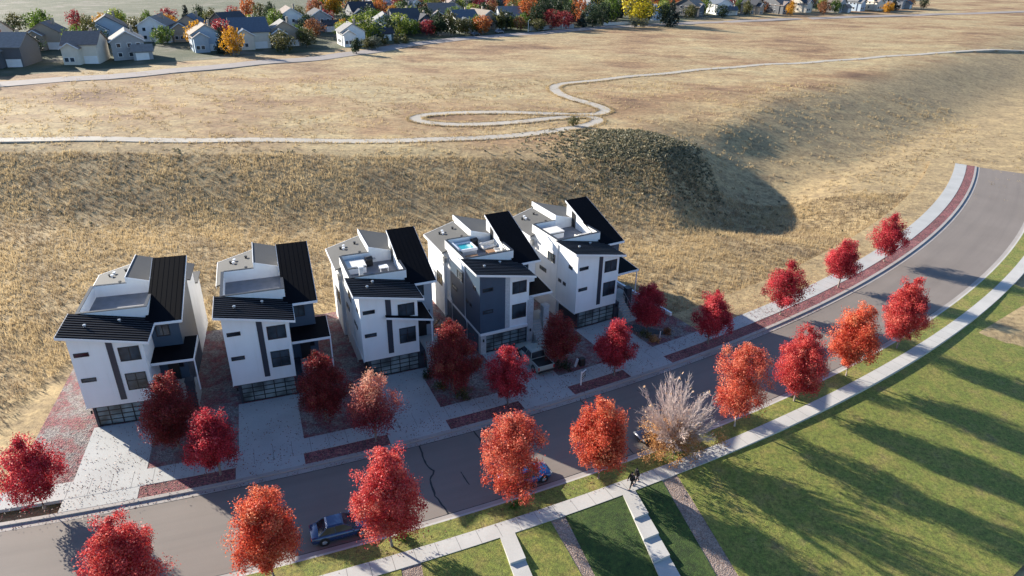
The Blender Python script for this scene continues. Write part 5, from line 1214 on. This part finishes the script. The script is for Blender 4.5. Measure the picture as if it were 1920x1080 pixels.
def fence(pts, h, mat, label, name='fence'):
    r = empty(name, (pts[0][0], pts[0][1], 0), 0, label, 'fence'); m = MB(); q = MB(); ox, oy = pts[0]
    for (x0, y0), (x1, y1) in zip(pts, pts[1:]):
        n = max(1, int(math.hypot(x1 - x0, y1 - y0) / 3))
        for i in range(n):
            a = (x0 + (x1 - x0) * i / n, y0 + (y1 - y0) * i / n); b = (x0 + (x1 - x0) * (i + 1) / n, y0 + (y1 - y0) * (i + 1) / n)
            za, zb_ = float(terrain_z(*a)), float(terrain_z(*b)); t = Vector((b[0] - a[0], b[1] - a[1])).normalized(); nn = Vector((-t.y, t.x)) * .05
            A = [(a[0] - ox - nn.x, a[1] - oy - nn.y), (b[0] - ox - nn.x, b[1] - oy - nn.y), (b[0] - ox + nn.x, b[1] - oy + nn.y), (a[0] - ox + nn.x, a[1] - oy + nn.y)]
            zz = [za, zb_, zb_, za]; m.hexa([(p[0], p[1], z) for p, z in zip(A, zz)], [(p[0], p[1], z + h) for p, z in zip(A, zz)])
            q.box(a[0] - ox - .09, a[1] - oy - .09, za, a[0] - ox + .09, a[1] - oy + .09, za + h + .15)
    m.build('panel', mat, r); q.build('post', mat, r)
fence([(6.0, 320), (14, 324), (21, 327.5), (26, 331.5)], 1.7, SIDING['grey'], 'pale grey board fence along the dusty road before the maroon trees')
fence([(41.0, 346), (50, 352.5), (56, 355.5)], 1.3, SIDING['white'], 'white board fence at the road bend left of the large yellow tree')
fence([(62, 356.5), (70, 358), (78, 362)], 1.5, SIDING['cream'], 'cream board fence below the pale blue gabled house')
def lamp_post(x, y, label):
    r = empty('street_lamp', (x, y, float(terrain_z(x, y))), .8, label, 'street lamp', 'street lamps on the dusty road'); m = MB(); m.tube([(0, 0, 0), (0, 0, 4.6)], [.12, .08], 8); m.tube([(0, 0, 4.5), (.9, 0, 4.9)], .05, 6); m.build('pole', SIDING['white'], r); m = MB(); m.box(.75, -.12, 4.8, 1.25, .12, 4.95); m.build('lamp_head', SIDING['white'], r)
lamp_post(5.2, 316, 'white lamp post before the orange-red tree'); lamp_post(20.6, 325.6, 'white lamp post by the maroon trees')
# ---------------------------------------------------------------- loose ground cover
def scatter_grass():
    rng = np.random.default_rng(3)
    def blades(n, xr, yr, keep, hr, wd, per, tintf, given=None):
        x = rng.uniform(*xr, n); y = rng.uniform(*yr, n)
        if given is not None: x, y = given[:, 0], given[:, 1]
        else: k = keep(x, y); x, y = x[k], y[k]
        n = len(x); z = terrain_z(x, y)
        X, Y, Z = (np.repeat(q, per) for q in (x, y, z)); m = n * per
        X = X + rng.normal(0, .16, m); Y = Y + rng.normal(0, .16, m); a = rng.uniform(0, 6.28, m); h = rng.uniform(*hr, m) * np.repeat(rng.uniform(.6, 1.3, n), per); ln = rng.normal(0, .3, (m, 2)) * h[:, None]
        w = wd * rng.uniform(.6, 1.4, m)
        v = np.stack([np.stack([X - np.cos(a) * w, Y - np.sin(a) * w, Z - .05], 1), np.stack([X + np.cos(a) * w, Y + np.sin(a) * w, Z - .05], 1), np.stack([X + ln[:, 0], Y + ln[:, 1], Z + h], 1)], 1).reshape(-1, 3)
        return v, np.arange(3 * m).reshape(m, 3), np.clip(np.repeat(tintf(x, y), per) + rng.normal(0, .12, m), .02, .98)
    patch = lambda x, y: .5 + .24 * np.sin(x * .23 + 1.1 * np.sin(y * .19)) * np.sin(y * .31 + .8 + np.sin(x * .11)) + .15 * np.sin(x * .61 + y * .43 + 1.5 * np.sin(x * .17)) + .13 * np.sin(x * .09 - y * .07)
    sh = lambda x, y: y - .9 * np.maximum(0, x - 12)
    streetd = lambda x, y: CR - np.hypot(x - CX, y - CY)
    gm = leaf_mat('dry_grass', [(0.05, (0.15, 0.115, 0.08)), (.3, (.28, .205, .125)), (.5, (.43, .33, .19)), (.8, (.54, .41, .225)), (1.0, (.60, .50, .32))], .45)
    sets = [blades(118000, (-95, 95), (46, 122), lambda x, y: (sh(x, y) < 122) & (streetd(x, y) > np.where((x > 13.5) | (x < -47), 5.0, 28.5)) & (rng.random(len(x)) < .35 + .9 * patch(x, y)), (.25, .62), .042, 4, lambda x, y: .06 + .80 * patch(x, y)),
            blades(30000, (-120, 120), (118, 200), lambda x, y: rng.random(len(x)) < 1.5 * (patch(x * 1.7, y * 1.7) - .35), (.2, .5), .06, 6, lambda x, y: .3 + .6 * patch(x * .6 + 3, y * .6))]
    pe = []
    for pts in (PATH_A, PATH_B):
        q = np.array(smooth_path(pts)); t = np.gradient(q, axis=0); t /= np.linalg.norm(t, axis=1)[:, None]; nn = np.stack([-t[:, 1], t[:, 0]], 1)
        for sg in (-1, 1):
            for k in range(9): pe.append(q + nn * sg * (1.5 + rng.normal(.18, .22, len(q)))[:, None] + t * rng.uniform(-1, 1, len(q))[:, None])
    pe = np.vstack(pe)
    sets.append(blades(len(pe), (0, 1), (0, 1), None, (.15, .45), .06, 5, lambda x, y: .28 + .5 * patch(x * 2, y * 2), pe))
    off = 0; V = []; F = []; T = []
    for v, f, t in sets: V.append(v); F.append(f + off); T.append(t); off += len(v)
    tag(link(array_mesh('dry_grass', np.vstack(V), np.vstack(F), gm, np.concatenate(T)), 'dry_grass'), 'tall dry grass on the bank behind the houses', None, None, 'stuff')
    # green-grey brush on the knob and along the bank
    n = 5200; x = rng.normal(24, 8.5, n); y = rng.normal(128, 8.5, n); k = (y > 108) & (y < 140 + 0 * x) & (x < 38); x, y = x[k], y[k]
    x2 = rng.uniform(-80, 60, 700); y2 = rng.uniform(98, 124, 700); k2 = patch(x2 * .8 + 9, y2) > .62; x = np.r_[x, x2[k2]]; y = np.r_[y, y2[k2]]
    per = 9; z = terrain_z(x, y); n = len(x); r = rng.uniform(.10, .32, n); pos = np.repeat(np.stack([x, y, z + r * .6], 1), per, 0) + rng.normal(0, .6, (n * per, 3)) * np.repeat(r, per)[:, None] * np.array([1, 1, .6]); m = n * per
    a = rng.normal(0, .09, (m, 3)); b = rng.normal(0, .09, (m, 3)); V = np.stack([pos - a, pos - b, pos + a, pos + b], 1).reshape(-1, 3)
    bm = leaf_mat('brush_leaves', [(.05, (.06, .065, .04)), (.35, (.15, .15, .09)), (.6, (.25, .22, .135)), (1., (.42, .34, .20))], .25)
    tag(link(array_mesh('brush', V, np.arange(4 * m).reshape(m, 4), bm, np.clip(np.repeat(rng.normal(.5, .28, n), per) + rng.normal(0, .1, m), .02, .98)), 'brush'), 'grey-green brush covering the knob at the gully', None, None, 'stuff')
    # fallen leaves
    n = 17000; s = rng.uniform(60, 150, n); d = rng.uniform(-11.5, -0.4, n)
    w = .25 + .75 * (np.sin(s * .9) * np.sin(d * 1.3 + s * .4) > -.1) * np.exp(-((d + 3.5) / 3.2) ** 2); k = rng.random(n) < w; s, d = s[k], d[k]
    s = np.r_[s, rng.uniform(60, 150, 900)]; d = np.r_[d, np.abs(rng.normal(0, .25, 900)) - .3]
    s = np.r_[s, rng.normal(0, 2.2, 500) + rng.choice([90, 99.4, 107, 114.3], 500)]; d = np.r_[d, rng.uniform(9.6, 11.7, 500)]
    n = len(s); a = s / CR - math.pi / 2; X = CX + (CR + d) * np.cos(a); Y = CY + (CR + d) * np.sin(a); Z = np.where((d > -.56) & (d < 0), -.10, .055) + rng.uniform(0, .02, n)
    pos = np.stack([X, Y, Z], 1); th = rng.uniform(0, 6.28, n); sz = rng.uniform(.03, .065, n); A = np.stack([np.cos(th) * sz, np.sin(th) * sz, rng.normal(0, .02, n)], 1); B = np.stack([-np.sin(th) * sz * .7, np.cos(th) * sz * .7, rng.normal(0, .02, n)], 1)
    lm = leaf_mat('fallen_leaves', [(.05, (.05, .02, .018)), (.4, (.13, .03, .03)), (.75, (.22, .055, .05)), (1., (.32, .16, .10))], .1)
    tag(link(array_mesh('fallen_leaves', np.stack([pos - A, pos - B, pos + A, pos + B], 1).reshape(-1, 3), np.arange(4 * n).reshape(n, 4), lm, rng.uniform(.05, .95, n)), 'fallen_leaves'), 'dark red fallen leaves on the yards, drives and sidewalk', None, None, 'stuff')
scatter_grass()
